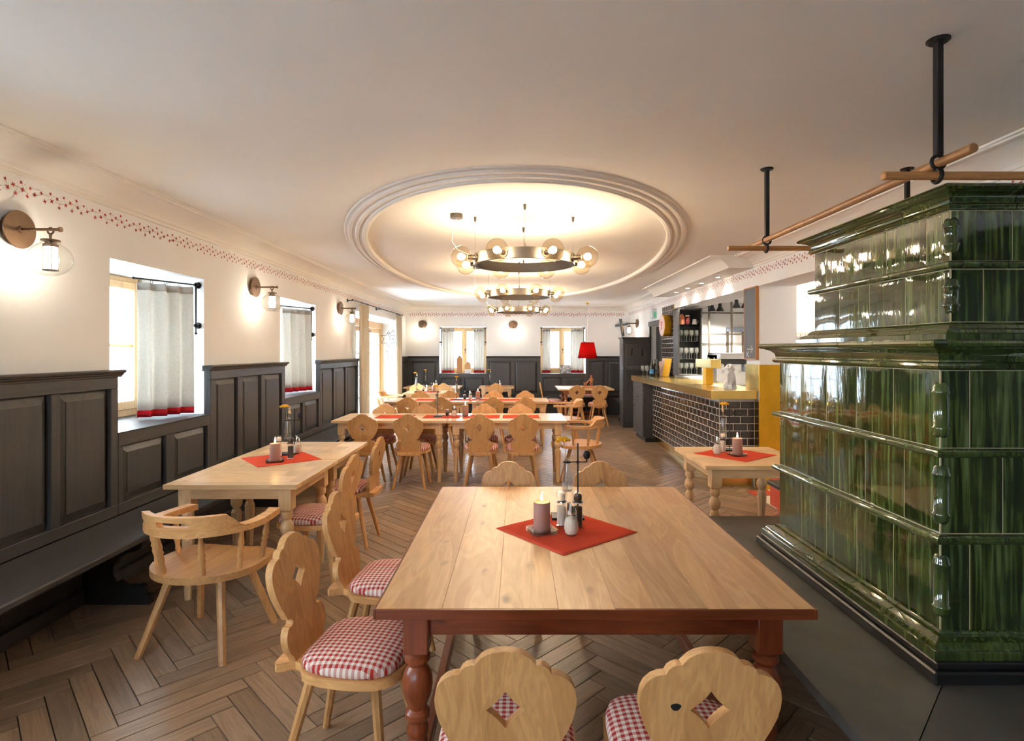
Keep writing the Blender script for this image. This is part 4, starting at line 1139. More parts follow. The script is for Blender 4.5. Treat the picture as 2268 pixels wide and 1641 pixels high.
for y in (.1, 2.0, 3.9): MB().cyl((0, y, 0), (-.115, y, 0), .008, None, 10).cyl((-.105, y, 0), (-.119, y, 0), .028, None, 14).build('bracket', M['iron'], r, smooth=40)
curtain('curtain', 'long beige drape left of the terrace door', (-2.68, 9.62), (-2.68, 10.22), .015, 2.405, 4, .035, hem=0, mat='drape', rings=6, heading=False, seed=11)
curtain('curtain', 'long beige drape right of the terrace door', (-2.68, 12.5), (-2.68, 13.12), .015, 2.405, 4, .035, hem=0, mat='drape', rings=6, heading=False, seed=12)
# wire stars in the terrace door
def star(label, loc, r, rz, npt, drop):
    s = thing('wire_star', label, 'star ornament', loc, rz, 'wire stars hanging in the terrace door')
    P = []
    for k in range(npt*2):
        a = math.pi/2+math.pi*k/npt; q = r if k % 2 == 0 else r*.55
        P.append((q*math.cos(a), 0, q*math.sin(a)))
    m = MB()
    for a, b in zip(P, P[1:]+P[:1]): m.cyl(a, b, .0045, None, 6)
    m.build('wire_frame', M['iron'], s)
    MB().cyl((0, 0, r), (0, 0, drop), .001, None, 5).build('thread', M['white'], s)
star('large wire star beside the left terrace drape', (-2.88, 11.05, 1.81), .20, R(20), 6, 2.30-1.81)
star('large wire star beside the right terrace drape', (-2.86, 12.55, 1.86), .175, R(10), 6, 2.30-1.86)
star('small wire star half behind the right terrace drape', (-2.84, 12.92, 1.95), .13, R(15), 5, 2.30-1.95)
star('lowest small wire star beside the right terrace drape', (-2.83, 12.74, 1.55), .13, R(5), 5, 2.30-1.55)
# ================================================================== THINGS ON THE TABLES
TZ = .76; NZ = .7632
cand = thing('candle', 'x', 'candle')
MB().lathe([(.0365, 0), (.0385, .004), (.0385, .128), (.036, .132), (.031, .128), (.002, .126)], 28).build('wax', M['wax'], cand, smooth=40)
MB().cyl((0, 0, .126), (.001, 0, .138), .0012, None, 6).build('wick', M['black_matt'], cand)
MB().lathe([(.0005, .134), (.004, .138), (.0062, .146), (.0052, .156), (.0025, .168), (.0004, .178)], 12).build('flame', M['flame'], cand, smooth=80)
coas = thing('glass_coaster', 'x', 'coaster')
o8 = [(.068*math.cos(R(a))/max(abs(math.cos(R(a))), abs(math.sin(R(a))))*.93, .068*math.sin(R(a))/max(abs(math.cos(R(a))), abs(math.sin(R(a))))*.93) for a in (-35, -30, 0, 30, 35, 55, 60, 90, 120, 125, 145, 150, 180, 210, 215, 235, 240, 270, 300, 305)]
m = MB(); m.prism(o8, 0, .006); m.prism(o8, .006, .016, [[(.045*math.cos(R(-a)), .045*math.sin(R(-a))) for a in range(0, 360, 20)]]); m.build('dish', M['thick_glass'], coas, smooth=30)
def mill(name, fill):
    t = thing(name, 'x', 'mill')
    MB().lathe([(.0255, 0), (.0265, .004), (.0225, .012), (.022, .11), (.0255, .114), (.0255, .12)], 24).build('jar', M['clear_glass'], t, smooth=35)
    MB().lathe([(.0195, .006), (.0205, .012), (.0205, .092), (.018, .095)], 20).build('filling', fill, t, smooth=40)
    MB().lathe([(.0235, .1205), (.026, .124), (.026, .155), (.023, .163), (.012, .165)], 20).build('grinder_cap', M['clear_glass'], t, smooth=35)
    MB().lathe([(.016, .122), (.019, .128), (.019, .15), (.012, .155)], 16).build('grinder', fill, t, smooth=35)
    MB().lathe([(.0262, .1155), (.0268, .1165), (.0262, .1195)], 20).build('collar', M['chrome'], t)
    return t
salt = mill('salt_mill', M['salt']); pep = mill('pepper_mill', M['pepper'])
sug = thing('sugar_dispenser', 'x', 'sugar dispenser')
MB().lathe([(.024, 0), (.030, .006), (.036, .03), (.034, .055), (.026, .088), (.0225, .10)], 10).build('jar', M['clear_glass'], sug)
MB().lathe([(.022, .007), (.028, .012), (.0335, .031), (.0315, .054), (.026, .076), (.02, .08)], 14).build('filling', M['sugar'], sug, smooth=40)
m = MB(); n = 20; vs = []
for z_, r_, s_ in ((.097, .0235, 0), (.108, .0235, 0), (.135, .019, .018), (.1352, .001, .018)):
    for k in range(n):
        a = 2*math.pi*k/n; vs.append((r_*math.cos(a), r_*math.sin(a), z_-s_*math.cos(a)*.75))
m.add(vs, [(j*n+k, j*n+(k+1) % n, (j+1)*n+(k+1) % n, (j+1)*n+k) for j in range(3) for k in range(n)]); m.build('spout_cap', M['chrome'], sug, smooth=40)
cad = thing('spice_caddy', 'x', 'caddy')
MB().lathe([(.022, 0), (.0235, .004), (.0235, .06), (.02, .066)], 18).build('jar', M['clear_glass'], cad, smooth=35)
MB().lathe([(.020, .004), (.0205, .006), (.0205, .045), (.018, .048)], 16).build('filling', M['pepper'], cad, smooth=35)
MB().lathe([(.0225, .0665), (.024, .07), (.023, .082), (.008, .088)], 18).build('lid', M['chrome'], cad, smooth=35)
m = MB(); m.tube([(0, .028, .002), (0, .028, .13)] + [(0, .014+.014*math.cos(R(a)), .13+.016*math.sin(R(a))) for a in range(20, 200, 20)], .002, 6); m.tube([(.027*math.cos(R(a)), .027*math.sin(R(a)), .003) for a in range(0, 360, 24)], .002, 6, True); m.build('wire_handle', M['chrome'], cad, smooth=60)
# iron stand holding a slim glass vase
stand = thing('vase_stand', 'x', 'vase stand')
MB().box(-.08, .08, -.055, .055, 0, .012, .002).build('base_plate', M['iron'], stand)
MB().cyl((.055, .02, .012), (.055, .02, .37), .004, None, 10).build('rod', M['iron'], stand, smooth=50)
m = MB(); m.cyl((.052, .02, .275), (.018, .02, .275), .003, None, 8); m.cyl((.055, .02, .275), (.1, .02, .275), .003, None, 8); m.sphere((.055, .02, .275), .009, 10, 6)
m.tube([(.001+.0185*math.cos(R(a)), .02+.0185*math.sin(R(a)), .275) for a in range(0, 360, 20)], .004, 8, True); m.build('clamp_arm', M['iron'], stand, smooth=60)
m = MB(); m.cyl((.1, .02, .275), (.1, .02, .292), .003, None, 8); m.sphere((.1, .02, .31), .018, 12, 8, 1.25); m.v = [(x, (y-.02)*.35+.02, z) if x > .08 else (x, y, z) for x, y, z in m.v]; m.build('thumb_screw', M['iron'], stand, smooth=60)
vase = thing('glass_vase', 'x', 'vase')
MB().lathe([(.024, 0), (.0265, .004), (.0265, .05), (.021, .10), (.0155, .142), (.0145, .15), (.017, .16), (.022, .168)], 20, caps=False).lathe([(.0005, .001), (.024, .0015)], 20, caps=False).build('glass', M['vase_glass'], vase, smooth=45)
MB().lathe([(.001, .004), (.024, .0045), (.0248, .05), (.0005, .0502)], 18, caps=False).build('water', glass('water', (.93, .95, .95), .6, ior=1.33), vase, smooth=40)
def flower(name, head, rseed, lean, hgt):
    rr = random.Random(rseed); t = thing(name, 'x', 'dried flower')
    top = Vector((lean[0], lean[1], hgt))
    MB().tube([(0, 0, .005), (lean[0]*.15, lean[1]*.15, hgt*.5), (lean[0]*.5, lean[1]*.5, hgt*.8), top], .0016, 6).build('stem', M['stem'], t, smooth=60)
    m = MB()
    if head == 'yarrow':
        for k in range(26):
            a = k*2.4; q = .034*math.sqrt(k/26); m.sphere((top.x+q*math.cos(a), top.y+q*math.sin(a), top.z+.012*(1-(q/.036)**2)+rr.uniform(-.003, .003)), rr.uniform(.007, .010), 7, 5)
        m.build('flower_head', M['yellow'], t, smooth=80)
    else:
        for k in range(9):
            f = k/9; m.sphere((top.x+rr.uniform(-.005, .005), top.y+rr.uniform(-.005, .005), top.z-.02+f*.045), .0075*(1-.5*f), 6, 5, 1.6)
        m.build('seed_head', M['straw'], t, smooth=80)
    return t
yar = flower('yarrow_flower', 'yarrow', 1, (-.02, -.01, 0), .255); gra = flower('grass_flower', 'grass', 2, (.012, .008, 0), .225)
def napkin_mesh(w, d, seed):
    rr = random.Random(seed); m = MB(); n = 16
    for k in range(n+1):
        for i in range(n+1):
            u, v = i/n-.5, k/n-.5
            z = .0012+.0009*math.sin(u*9+seed)*math.cos(v*8)+.0016*math.exp(-(u*22)**2)+.0016*math.exp(-(v*22)**2)
            m.v.append((u*w, v*d, z))
    for k in range(n):
        for i in range(n): a = k*(n+1)+i; m.f.append((a, a+1, a+n+2, a+n+1))
    return m
def napkin(label, x, y, rz, w=.47, d=.46, z=TZ, seed=0):
    t = thing('napkin', label, 'napkin', (x, y, z), R(rz), 'red cloth napkins')
    o = napkin_mesh(w, d, seed).build('cloth', M['napkin'], t, smooth=60)
    s = o.modifiers.new('thick', 'SOLIDIFY'); s.thickness = .0016; s.offset = -.0
lights = []
def dress(where, cpos=None, salt_p=None, pep_p=None, sug_p=None, stand_p=None, cad_p=None, z=NZ, fl=(1, 1), rz=0, frz=0, zst=None):
    if cpos:
        o = place(coas, (*cpos, z), R(20), 'faceted glass candle dish on ' + where, 'glass candle dishes')
        o = place(cand, (*cpos, z+.0062), 0, 'lit mauve pillar candle on ' + where, 'pillar candles'); lights.append(o)
    if salt_p: place(salt, (*salt_p, z), 0, 'clear salt mill on ' + where, 'spice mills')
    if pep_p: place(pep, (*pep_p, z), 0, 'dark pepper mill on ' + where, 'spice mills')
    if cad_p: place(cad, (*cad_p, z), R(-70), 'small pepper jar with wire handle on ' + where, 'pepper jars with wire handles')
    if sug_p: place(sug, (*sug_p, z), R(15), 'glass sugar dispenser with chrome spout on ' + where, 'sugar dispensers')
    if stand_p:
        zs = zst or z
        place(stand, (*stand_p, zs), R(rz), 'black iron vase stand on ' + where, 'iron vase stands')
        v = Vector((.001, .02, 0)); v.rotate(Matrix.Rotation(R(rz), 3, 'Z')); vx, vy = stand_p[0]+v.x, stand_p[1]+v.y
        place(vase, (vx, vy, zs+.128), 0, 'slim glass vase held on ' + where, 'slim glass vases')
        if fl[0]: place(yar, (vx, vy, zs+.13), R(frz), 'yellow dried yarrow in the vase on ' + where, 'dried yarrows')
        if fl[1]: place(gra, (vx, vy, zs+.13), R(frz), 'dried grass in the vase on ' + where, 'dried grasses')
napkin('red cloth napkin laid diagonally on the big front table', .23, 2.64, 39, seed=1)
dress('the big front table', (.115, 2.615), (.213, 2.70), (.290, 2.69), (.247, 2.565), (.254, 2.845), fl=(1, 0), zst=.7613)
napkin('red cloth napkin on the left tables by the bench', -1.833, 4.39, 40, seed=2)
dress('the left tables by the bench', (-1.83, 4.27), (-1.885, 4.47), (-1.76, 4.39), (-1.79, 4.60), (-1.865, 4.57), zst=.7613, frz=10)
napkin('red cloth napkin on the small table by the bar', 1.77, 4.58, 38, seed=3)
dress('the small table by the bar', (1.765, 4.52), (1.70, 4.66), None, (1.615, 4.55), (1.745, 4.76), zst=.7613, frz=200)
for k, (x, nm) in enumerate(((-1.55, 'left'), (-.95, 'second'), (-.45, 'third'), (.05, 'right'))):
    napkin('%s red napkin lying along the first long table row' % nm, x, 7.2, 0, .46, .34, seed=4+k)
dress('the first long table row', (-.66, 7.24), None, None, (-.80, 7.2), (-1.0, 7.2), (-.895, 7.24), rz=90, frz=30)
for k, (x, nm) in enumerate(((-1.5, 'left'), (-.92, 'second'), (-.42, 'third'), (.03, 'right'))):
    napkin('%s red napkin lying along the second long table row' % nm, x, 9.7, 0, .46, .34, seed=8+k)
dress('the second long table row', (-.675, 9.75), None, None, (-.80, 9.72), (-1.02, 9.7), (-.905, 9.75), rz=90, frz=-120)
napkin('red napkin on the table beside the terrace curtain', -1.82, 11.52, 0, .5, .34, seed=12)
dress('the table beside the terrace curtain', (-1.70, 11.52), None, None, (-1.83, 11.5), (-2.03, 11.5), (-1.92, 11.55), rz=90, frz=0)
dress('the far bench table by the wooden houses', None, None, None, (-1.92, 13.4), (-2.14, 13.35), (-2.03, 13.4), z=TZ, rz=90, frz=60)
napkin('red napkin on the small table between the far windows', -.5, 13.35, 0, .5, .34, seed=13)
dress('the small table between the far windows', None, None, None, (-.40, 13.38), (-.62, 13.35), (-.505, 13.38), rz=90, frz=-40)
for o in lights: point('candle_light', o, (0, 0, .150), 1.0, (1, .55, .2), .006)
# cushions on the far bench
for x, lab in ((1.25, 'left'), (1.78, 'right')):
    t = thing('bench_cushion', '%s gingham pad on the far bench behind the red lamp table' % lab, 'cushion', (x, 13.92, .469))
    m = cushion(); m.v = [(a*1.0, b*.85, c-.44) for a, b, c in m.v]; m.build('cover', M['gingham'], t, smooth=50)
# carved group on the far table
fg = thing('carved_figurine', 'carved wooden figure group on the table under the red lamp', 'figurine', (1.62, 12.75, TZ))
MB().box(-.14, .14, -.07, .07, 0, .045, .006).build('plinth', M['carved'], fg)
def figure(x, h, nm):
    m = MB(); s = h/.22
    for sx in (-1, 1): m.tube([(x+sx*.018*s, 0, .045), (x+sx*.018*s, .004, .045+.05*s), (x+sx*.012*s, 0, .045+.1*s)], [.012*s, .011*s, .014*s], 8)
    m.tube([(x, 0, .045+.085*s), (x, 0, .045+.13*s), (x, 0, .045+.165*s), (x, 0, .045+.178*s)], [.022*s, .026*s, .03*s, .012*s], 10)
    for sx in (-1, 1): m.tube([(x+sx*.026*s, 0, .045+.16*s), (x+sx*.04*s, -.006, .045+.125*s), (x+sx*.028*s, -.026*s, .045+.11*s)], [.011*s, .009*s, .007*s], 8)
    m.sphere((x, 0, .045+.195*s), .017*s, 10, 8, 1.2); m.lathe([(.03*s, .045+.205*s), (.028*s, .045+.208*s), (.018*s, .045+.211*s), (.016*s, .045+.222*s), (.004*s, .045+.226*s)], 12, (x, 0, 0))
    m.build(nm, M['carved'], fg, smooth=60)
figure(.06, .24, 'standing_figure')
m = MB(); m.tube([(-.10, 0, .10), (-.06, 0, .105), (-.03, 0, .13), (-.015, 0, .15)], [.024, .026, .016, .014], 10); m.sphere((-.005, 0, .158), .02, 10, 6)
for x in (-.095, -.055):
    for y in (-.014, .014): m.cyl((x, y, .045), (x, y, .10), .007, .009, 8)
m.tube([(-.115, 0, .11), (-.135, 0, .135)], .005, 6); m.build('animal_figure', M['carved'], fg, smooth=60)
# sill decorations
def house(label, x, w, hb, hr, base):
    t = thing('wooden_house', label, 'house ornament', (x, YB+.22, 1.027))
    if base: MB().box(-w/2, w/2, -.05, .05, 0, base, .002).build('white_base', M['white'], t)
    P = [(-w/2, base), (w/2, base), (w/2, hb), (0, hr), (-w/2, hb)]
    m = MB(); m.prism(P, -.05, .05); m.v = [(a, -c, b) for a, b, c in m.v]; m.build('block', WRAIL[2] if not base else WO[2], t)
    m = MB(); e = .004; m.prism([(-w/2-e, hb), (0, hr), (w/2+e, hb), (w/2+e, hb+e*1.6), (0, hr+e*1.8), (-w/2-e, hb+e*1.6)], -.052, .052); m.v = [(a, -c, b) for a, b, c in m.v]; m.build('roof_edge', M['white'], t)
house('tall narrow wooden house block on the far left window sill', -1.462, .14, .37, .46, 0)
house('small wooden house block with white base on the far window sill', -1.255, .155, .24, .30, .105)
ph = thing('framed_photo', 'black and white framed photograph leaning in the far right window', 'picture', (1.245, YB+.14, 1.027))
t = NT('old_photo'); b = t.bsdf((.4, .4, .4), .4); tc = t.n('ShaderNodeTexCoord').outputs['Object']
f = t.noise(t.vmath('MULTIPLY', tc, (26, 26, 20)), 1, 4, .5); t.l(t.ramp(f, [(.4, srgb(120, 120, 120)), (.52, srgb(160, 158, 155)), (.60, srgb(225, 223, 220))]), b.inputs['Base Color'])
m = MB(); m.box(-.15, .15, -.008, .008, 0, .215, .002); o = m.build('photo_frame', M['grey_metal'], ph); o.rotation_euler = (R(-10), 0, 0)
m = MB(); m.box(-.14, .14, -.0095, -.0082, .01, .205); o = m.build('photo', t.m, ph); o.rotation_euler = (R(-10), 0, 0)
# crucifix in the far right corner
cr = thing('crucifix', 'dark wooden crucifix in the far right corner above the coat cupboard', 'crucifix', (2.64, 14.04, 1.98), R(-40))
m = MB(); m.box(-.03, .03, -.02, .02, -.02, .42, .004); o = m.build('upright', WD[2], cr); o.rotation_euler = (R(8), R(-6), 0)
m = MB(); m.box(-.17, .17, -.018, .018, .24, .295, .004); o = m.build('crossbar', WD[0], cr); o.rotation_euler = (R(8), R(-6), 0)
m = MB(); m.tube([(0, -.035, .08), (.004, -.04, .17), (0, -.04, .26), (0, -.045, .30)], [.008, .013, .02, .012], 8)
for sx in (-1, 1): m.tube([(sx*.012, -.04, .255), (sx*.07, -.035, .275), (sx*.12, -.03, .285)], [.008, .006, .005], 6)
m.sphere((0, -.05, .315), .015, 8, 6); m.build('corpus', M['straw'], cr, smooth=60)

# ================================================================== COAT CUPBOARD, BAR, RIGHT SIDE
cc = thing('coat_cupboard', 'tall narrow dark cupboard with coat hooks beside the dark door', 'cupboard', (2.21, 11.76, 0))
MB().box(.0, .57, 0, .40, 0, 1.85, .004).build('body', WD[2], cc)
m = MB(); m.box(-.02, .585, -.02, .42, 1.85, 1.865, .003); m.box(-.03, .588, -.03, .43, 1.865, 1.885, .004); m.build('cornice', WD[0], cc)
for z0, z1 in ((.12, .55), (.62, 1.2), (1.27, 1.76)): MB().box(.06, .51, -.008, .002, z0, z1, .004).build('panel', WD[2], cc)
for z0, z1 in ((.12, .55), (.62, 1.2), (1.27, 1.76)): MB().box(-.008, .002, .06, .34, z0, z1, .004).build('side_panel', WD[2], cc)
for x in (.18, .40):
    m = MB(); m.box(x-.012, x+.012, -.014, -.006, 1.50, 1.62); m.tube([(x, -.012, 1.59), (x, -.05, 1.62), (x, -.06, 1.66)], .006, 6); m.tube([(x, -.012, 1.52), (x, -.04, 1.50), (x, -.055, 1.535)], .006, 6); m.build('coat_hook', M['iron'], cc, smooth=50)
# bar counter
BX, BY0, BY1 = 2.37, 6.62, 9.84
bc = thing('bar_counter', 'bar counter clad in dark metro tiles under a brass top', 'bar counter', (BX, BY0, 0)); bo = (BX, BY0, 0)
rel(MB().box(BX+.003, 2.79, BY0+.003, BY1, .14, 1.04), bo).build('core', M['bar_grout'], bc)
rel(MB().box(BX+.05, 2.79, BY0+.05, BY1, 0, .14), bo).build('kick_plate', M['brass'], bc)
rel(MB().prism([(2.25, 6.50+.04), (2.79, 6.54), (2.79, 6.89), (2.98, 6.89), (2.98, 10.02), (2.79, 10.02), (2.79, 10.72), (2.17, 10.72)], 1.042, 1.135), bo).build('brass_top', M['brass'], bc)
bt = {}
def metro(w, h=.079):
    k = round(w, 4)
    if k not in bt:
        p = MB(); a, c, i = w/2, h/2, .013
        p.add([(-a, .004, -c), (a, .004, -c), (a, .004, c), (-a, .004, c), (-a, -.003, -c), (a, -.003, -c), (a, -.003, c), (-a, -.003, c), (-a+i, -.006, -c+i), (a-i, -.006, -c+i), (a-i, -.006, c-i), (-a+i, -.006, c-i)],
              [(0,1,5,4),(1,2,6,5),(2,3,7,6),(3,0,4,7),(4,5,9,8),(5,6,10,9),(6,7,11,10),(7,4,8,11),(8,9,10,11)])
        bt[k] = p.mesh('tile', M['bar_tile'])
    return bt[k]
def tile_field(parent, org, rz, L, z0, nrows, off=(0, 0, 0)):
    d = Vector((math.cos(rz), math.sin(rz), 0)); pw, phh, g = .165, .086, .008
    for r_ in range(nrows):
        u = 0; first = pw if r_ % 2 == 0 else pw/2
        while u < L-.02:
            w = min(first if u == 0 else pw, L-u)
            if w > .03:
                p = Vector(org) + d*(u+w/2) - Vector(off); link('tile', metro(w-g), parent, (p.x, p.y, z0+phh*(r_+.5)-off[2]), rz)
            u += w
tile_field(bc, (BX+.006, BY1, 0), R(-90), BY1-BY0-.004, .145, 10, bo)
tile_field(bc, (BX+.004, BY0+.006, 0), 0, .415, .145, 10, bo)
# tiled wall pier behind the bar
tile_field(wall_right, (XR-.003, 10.86, 0), R(-90), .80, 1.14, 15)
MB().box(XR-.012, XR+.001, 10.03, 10.042, 1.0, 2.43).build('edge_strip', M['brass'], wall_right)
MB().box(XR-.0025, XR, 10.04, 10.86, 1.0, 2.432).build('tile_bed', M['bar_grout'], wall_right)
# dark drawer cabinet at far end of the bar
dc = thing('drawer_cabinet', 'dark drawer cabinet at the far end of the bar', 'cabinet', (2.2, 9.86, 0))
MB().box(.02, .58, 0, .84, .08, 1.04, .004).build('body', WD[2], dc); MB().box(.05, .58, .03, .8, 0, .08).build('plinth', M['black_matt'], dc)
for z0, z1, hu in ((.87, 1.03, .42), (.68, .86, .42), (.09, .67, .7)):
    o = MB().box(-.001, .02, .01, .83, z0, z1, .004).build('drawer' if z0 > .5 else 'door', M['door_grey'], dc)
    MB().cyl((-.002, hu-.05, (z0+z1)/2 if z0 > .5 else .60), (-.02, hu-.05, (z0+z1)/2 if z0 > .5 else .60), .004).cyl((-.002, hu+.05, (z0+z1)/2 if z0 > .5 else .60), (-.02, hu+.05, (z0+z1)/2 if z0 > .5 else .60), .004).cyl((-.02, hu-.06, (z0+z1)/2 if z0 > .5 else .60), (-.02, hu+.06, (z0+z1)/2 if z0 > .5 else .60), .005).build('handle', M['iron'], o)
# brass cladding of the pier
bp = thing('brass_panel', 'brass sheet cladding on the pier at the near end of the bar', 'brass panel', (2.79, 6.488, 0))
MB().box(.0, .26, 0, .012, .0, 1.44, .001).build('front_sheet', M['brass_d'], bp); MB().box(.262, .43, 0, .012, .0, 1.44, .001).build('front_sheet', M['brass_d'], bp)
MB().box(-.004, .0095, .012, .395, 1.137, 1.44, .001).build('side_sheet', M['brass'], bp); MB().box(-.004, .0095, .012, .128, 0, 1.03, .001).build('side_sheet', M['brass'], bp)
# chalkboard on the pier
cb = thing('chalkboard', 'tall narrow chalkboard in a wooden frame with a chalk arrow', 'chalkboard', (2.765, 6.53, 1.495))
MB().box(0, .03, .012, .33, .012, .845).build('board', M['chalk'], cb)
m = MB(); m.box(-.004, .034, 0, .012, 0, .857, .001); m.box(-.004, .034, .33, .342, 0, .857, .001); m.box(-.004, .034, .012, .33, 0, .012); m.box(-.004, .034, .012, .33, .845, .857); m.build('frame', WRAIL[2], cb)
def stroke(mb, pts, w=.004):
    for (a, b), (c, d) in zip(pts, pts[1:]):
        L = math.hypot(c-a, d-b); nx, nz = -(d-b)/L*w, (c-a)/L*w
        mb.add([(-.001, a+nx, b+nz), (-.001, c+nx, d+nz), (-.001, c-nx, d-nz), (-.001, a-nx, b-nz)], [(0, 1, 2, 3)])
m = MB(); stroke(m, [(.25, .125), (.09, .125)]); stroke(m, [(.14, .165), (.09, .125), (.14, .085)])
stroke(m, [(.26, .10), (.255, .03)]); stroke(m, [(.20, .10), (.245, .065), (.195, .03)]); stroke(m, [(.175, .032), (.165, .032)]); m.build('chalk_marks', M['chalkmark'], cb)
# glass cabinet with stemware
gc = thing('glass_cabinet', 'dark open wall cabinet filled with wine glasses behind the bar', 'cabinet', (2.73, 9.56, 1.18))
MB().box(0, .025, 0, .30, 0, 1.14, .002).build('side', M['door_grey'], gc); MB().box(.385, .41, 0, .30, 0, 1.14, .002).build('side', M['door_grey'], gc)
MB().box(.025, .385, .28, .30, .02, 1.12).build('back', M['door_dark'], gc); MB().box(.0, .41, 0, .30, 1.12, 1.145, .002).build('top', M['door_grey'], gc); MB().box(.025, .385, 0, .28, 0, .02, .002).build('bottom', M['door_grey'], gc)
shz = [.02, .28, .58, .87]
for z in shz[1:]: MB().box(.026, .384, .004, .278, z-.014, z, .001).build('shelf', glass('shelf_glass', (.45, .52, .45), 1.5), gc)
wg = thing('wine_glass', 'x', 'wine glass')
MB().lathe([(.031, 0), (.031, .002), (.005, .006), (.0035, .012), (.0035, .085), (.008, .092), (.026, .108), (.035, .132), (.034, .155), (.028, .195)], 18, caps=False).build('bowl_and_stem', M['stemware'], wg, smooth=50)
ranks = ['bottom', 'second', 'third']
for si in range(3):
    for j, y in enumerate((.07, .19)):
        for i in range(4):
            place(wg, (2.73+.07+.09*i, 9.56+y, 1.18+shz[si]), 0, 'wine glass on the %s shelf of the dark cabinet, %s row, %s from left' % (ranks[si], ('front', 'back')[j], ('first', 'second', 'third', 'fourth')[i]), 'wine glasses on the %s cabinet shelf' % ranks[si])
place(wg, (2.32, 10.40, 1.135), 0, 'left wine glass standing on the far end of the brass bar', 'wine glasses on the bar'); place(wg, (2.38, 10.32, 1.135), 0, 'right wine glass standing on the far end of the brass bar', 'wine glasses on the bar')
zt = 1.18+.87
t = thing('gift_bag', 'orange checked bag on the top shelf of the glass cabinet', 'bag', (2.81, 9.66, zt)); m = MB(); m.prism([(-.045, 0), (.045, 0), (.05, .12), (.03, .175), (.0, .185), (-.04, .15)], -.03, .03); m.v = [(a, -c, b) for a, b, c in m.v]; tb_ = m.build('bag', M['gingham_o'], t)
t = thing('preserve_jar', 'jar of dark red preserve on the top shelf of the glass cabinet', 'jar', (2.92, 9.66, zt))
MB().lathe([(.04, 0), (.046, .01), (.048, .08), (.04, .125), (.032, .135)], 18).build('jar', plain('dark_preserve', srgb(110, 34, 30), .25, noise=.5, nscale=30), t, smooth=40); MB().lathe([(.036, .1355), (.036, .155), (.03, .16)], 16).build('lid', M['salt'], t, smooth=40)
t = thing('white_cup', 'upturned white cup on the top shelf of the glass cabinet', 'cup', (3.04, 9.66, zt)); MB().lathe([(.045, 0), (.044, .005), (.03, .09), (.0, .092)], 18).build('cup_body', M['white'], t, smooth=40)
MB().tube([(.04, 0, .02), (.058, 0, .035), (.055, 0, .06), (.036, 0, .065)], .005, 6).build('handle', M['white'], t, smooth=60)
# bottles and menus on the bar
def bottle(x, y, lab, col):
    t = thing('bottle', lab, 'bottle', (x, y, 1.135), 0, 'dark bottles on the bar')
    MB().lathe([(.036, 0), (.038, .006), (.038, .17), (.03, .205), (.015, .235), (.014, .29), (.016, .292), (.016, .305), (.012, .307)], 18).build('glass_body', plain('bottle_glass', srgb(22, 26, 22), .08, spec=.7), t, smooth=40)
    MB().lathe([(.0385, .05), (.0387, .052), (.0387, .13), (.0385, .132)], 18, caps=False).build('paper_label', plain('bottle_label', col, .6), t, smooth=40)
bottle(2.46, 10.3, 'dark bottle with blue label on the bar beside the wine glasses', srgb(90, 150, 190)); bottle(2.55, 10.45, 'dark bottle on the bar behind the blue-labelled one', srgb(40, 40, 40)); bottle(2.57, 10.33, 'dark bottle on the bar next to the menu boards', srgb(50, 46, 40))
def menu(x, y, h, col, tilt, lab):
    t = thing('menu_board', lab, 'menu', (x, y, 1.136), R(-72), 'menus leaning behind the bar'); o = MB().box(-.1, .1, -.008, .008, 0, h, .002).build('cover', plain('menu_cover', col, .6), t); o.rotation_euler = (R(tilt), 0, 0)
    o2 = MB().box(-.098, .098, -.005, .005, .003, h+.001).build('pages', M['salt'], t); o2.rotation_euler = (R(tilt), 0, 0); o2.location = (0, .0095, 0)
menu(2.68, 10.52, .27, srgb(206, 160, 130), -8, 'wood-toned menu board leaning on the tiled pier'); menu(2.68, 10.36, .33, srgb(214, 184, 164), -10, 'pale pink menu leaning on the tiled pier'); menu(2.68, 10.20, .33, srgb(228, 170, 30), -12, 'bright yellow menu leaning on the tiled pier')
# beer tap tower
tt = thing('beer_tap', 'brass tee-shaped beer tap tower on the bar', 'beer tap', (2.68, 7.92, 1.135))
MB().box(-.05, .05, -.07, .08, 0, .23, .003).build('column', M['brass_d'], tt); MB().box(-.07, .07, -.32, .33, .23, .35, .004).build('head', M['brass'], tt)
for y in (-.22, 0, .22): MB().cyl((.07, y, .28), (.13, y, .28), .011, None, 10).cyl((.12, y, .285), (.12, y, .22), .009, .007, 10).cyl((.09, y, .29), (.085, y, .37), .006, .01, 8).build('tap', M['chrome'], tt, smooth=40)
# crumpled white paper bag
t = thing('paper_bag', 'crumpled white paper bag standing on the bar before the coffee machine', 'bag', (2.63, 6.95, 1.135)); rr = random.Random(9); m = MB(); n = 11
for r_, z_ in ((.085, 0), (.08, .05), (.065, .11), (.06, .17), (.05, .215), (.06, .25), (.035, .285), (.004, .30)):
    for k in range(n): a = 2*math.pi*k/n; q = r_*rr.uniform(.75, 1.2); m.v.append((q*math.cos(a)-.02*z_/.3, q*math.sin(a), z_*(rr.uniform(.94, 1.05) if z_ else 1)))
for j in range(7):
    for k in range(n): m.f.append((j*n+k, j*n+(k+1) % n, (j+1)*n+(k+1) % n, (j+1)*n+k))
m.f.append(tuple(reversed(range(n)))); m.build('bag', M['white'], t)
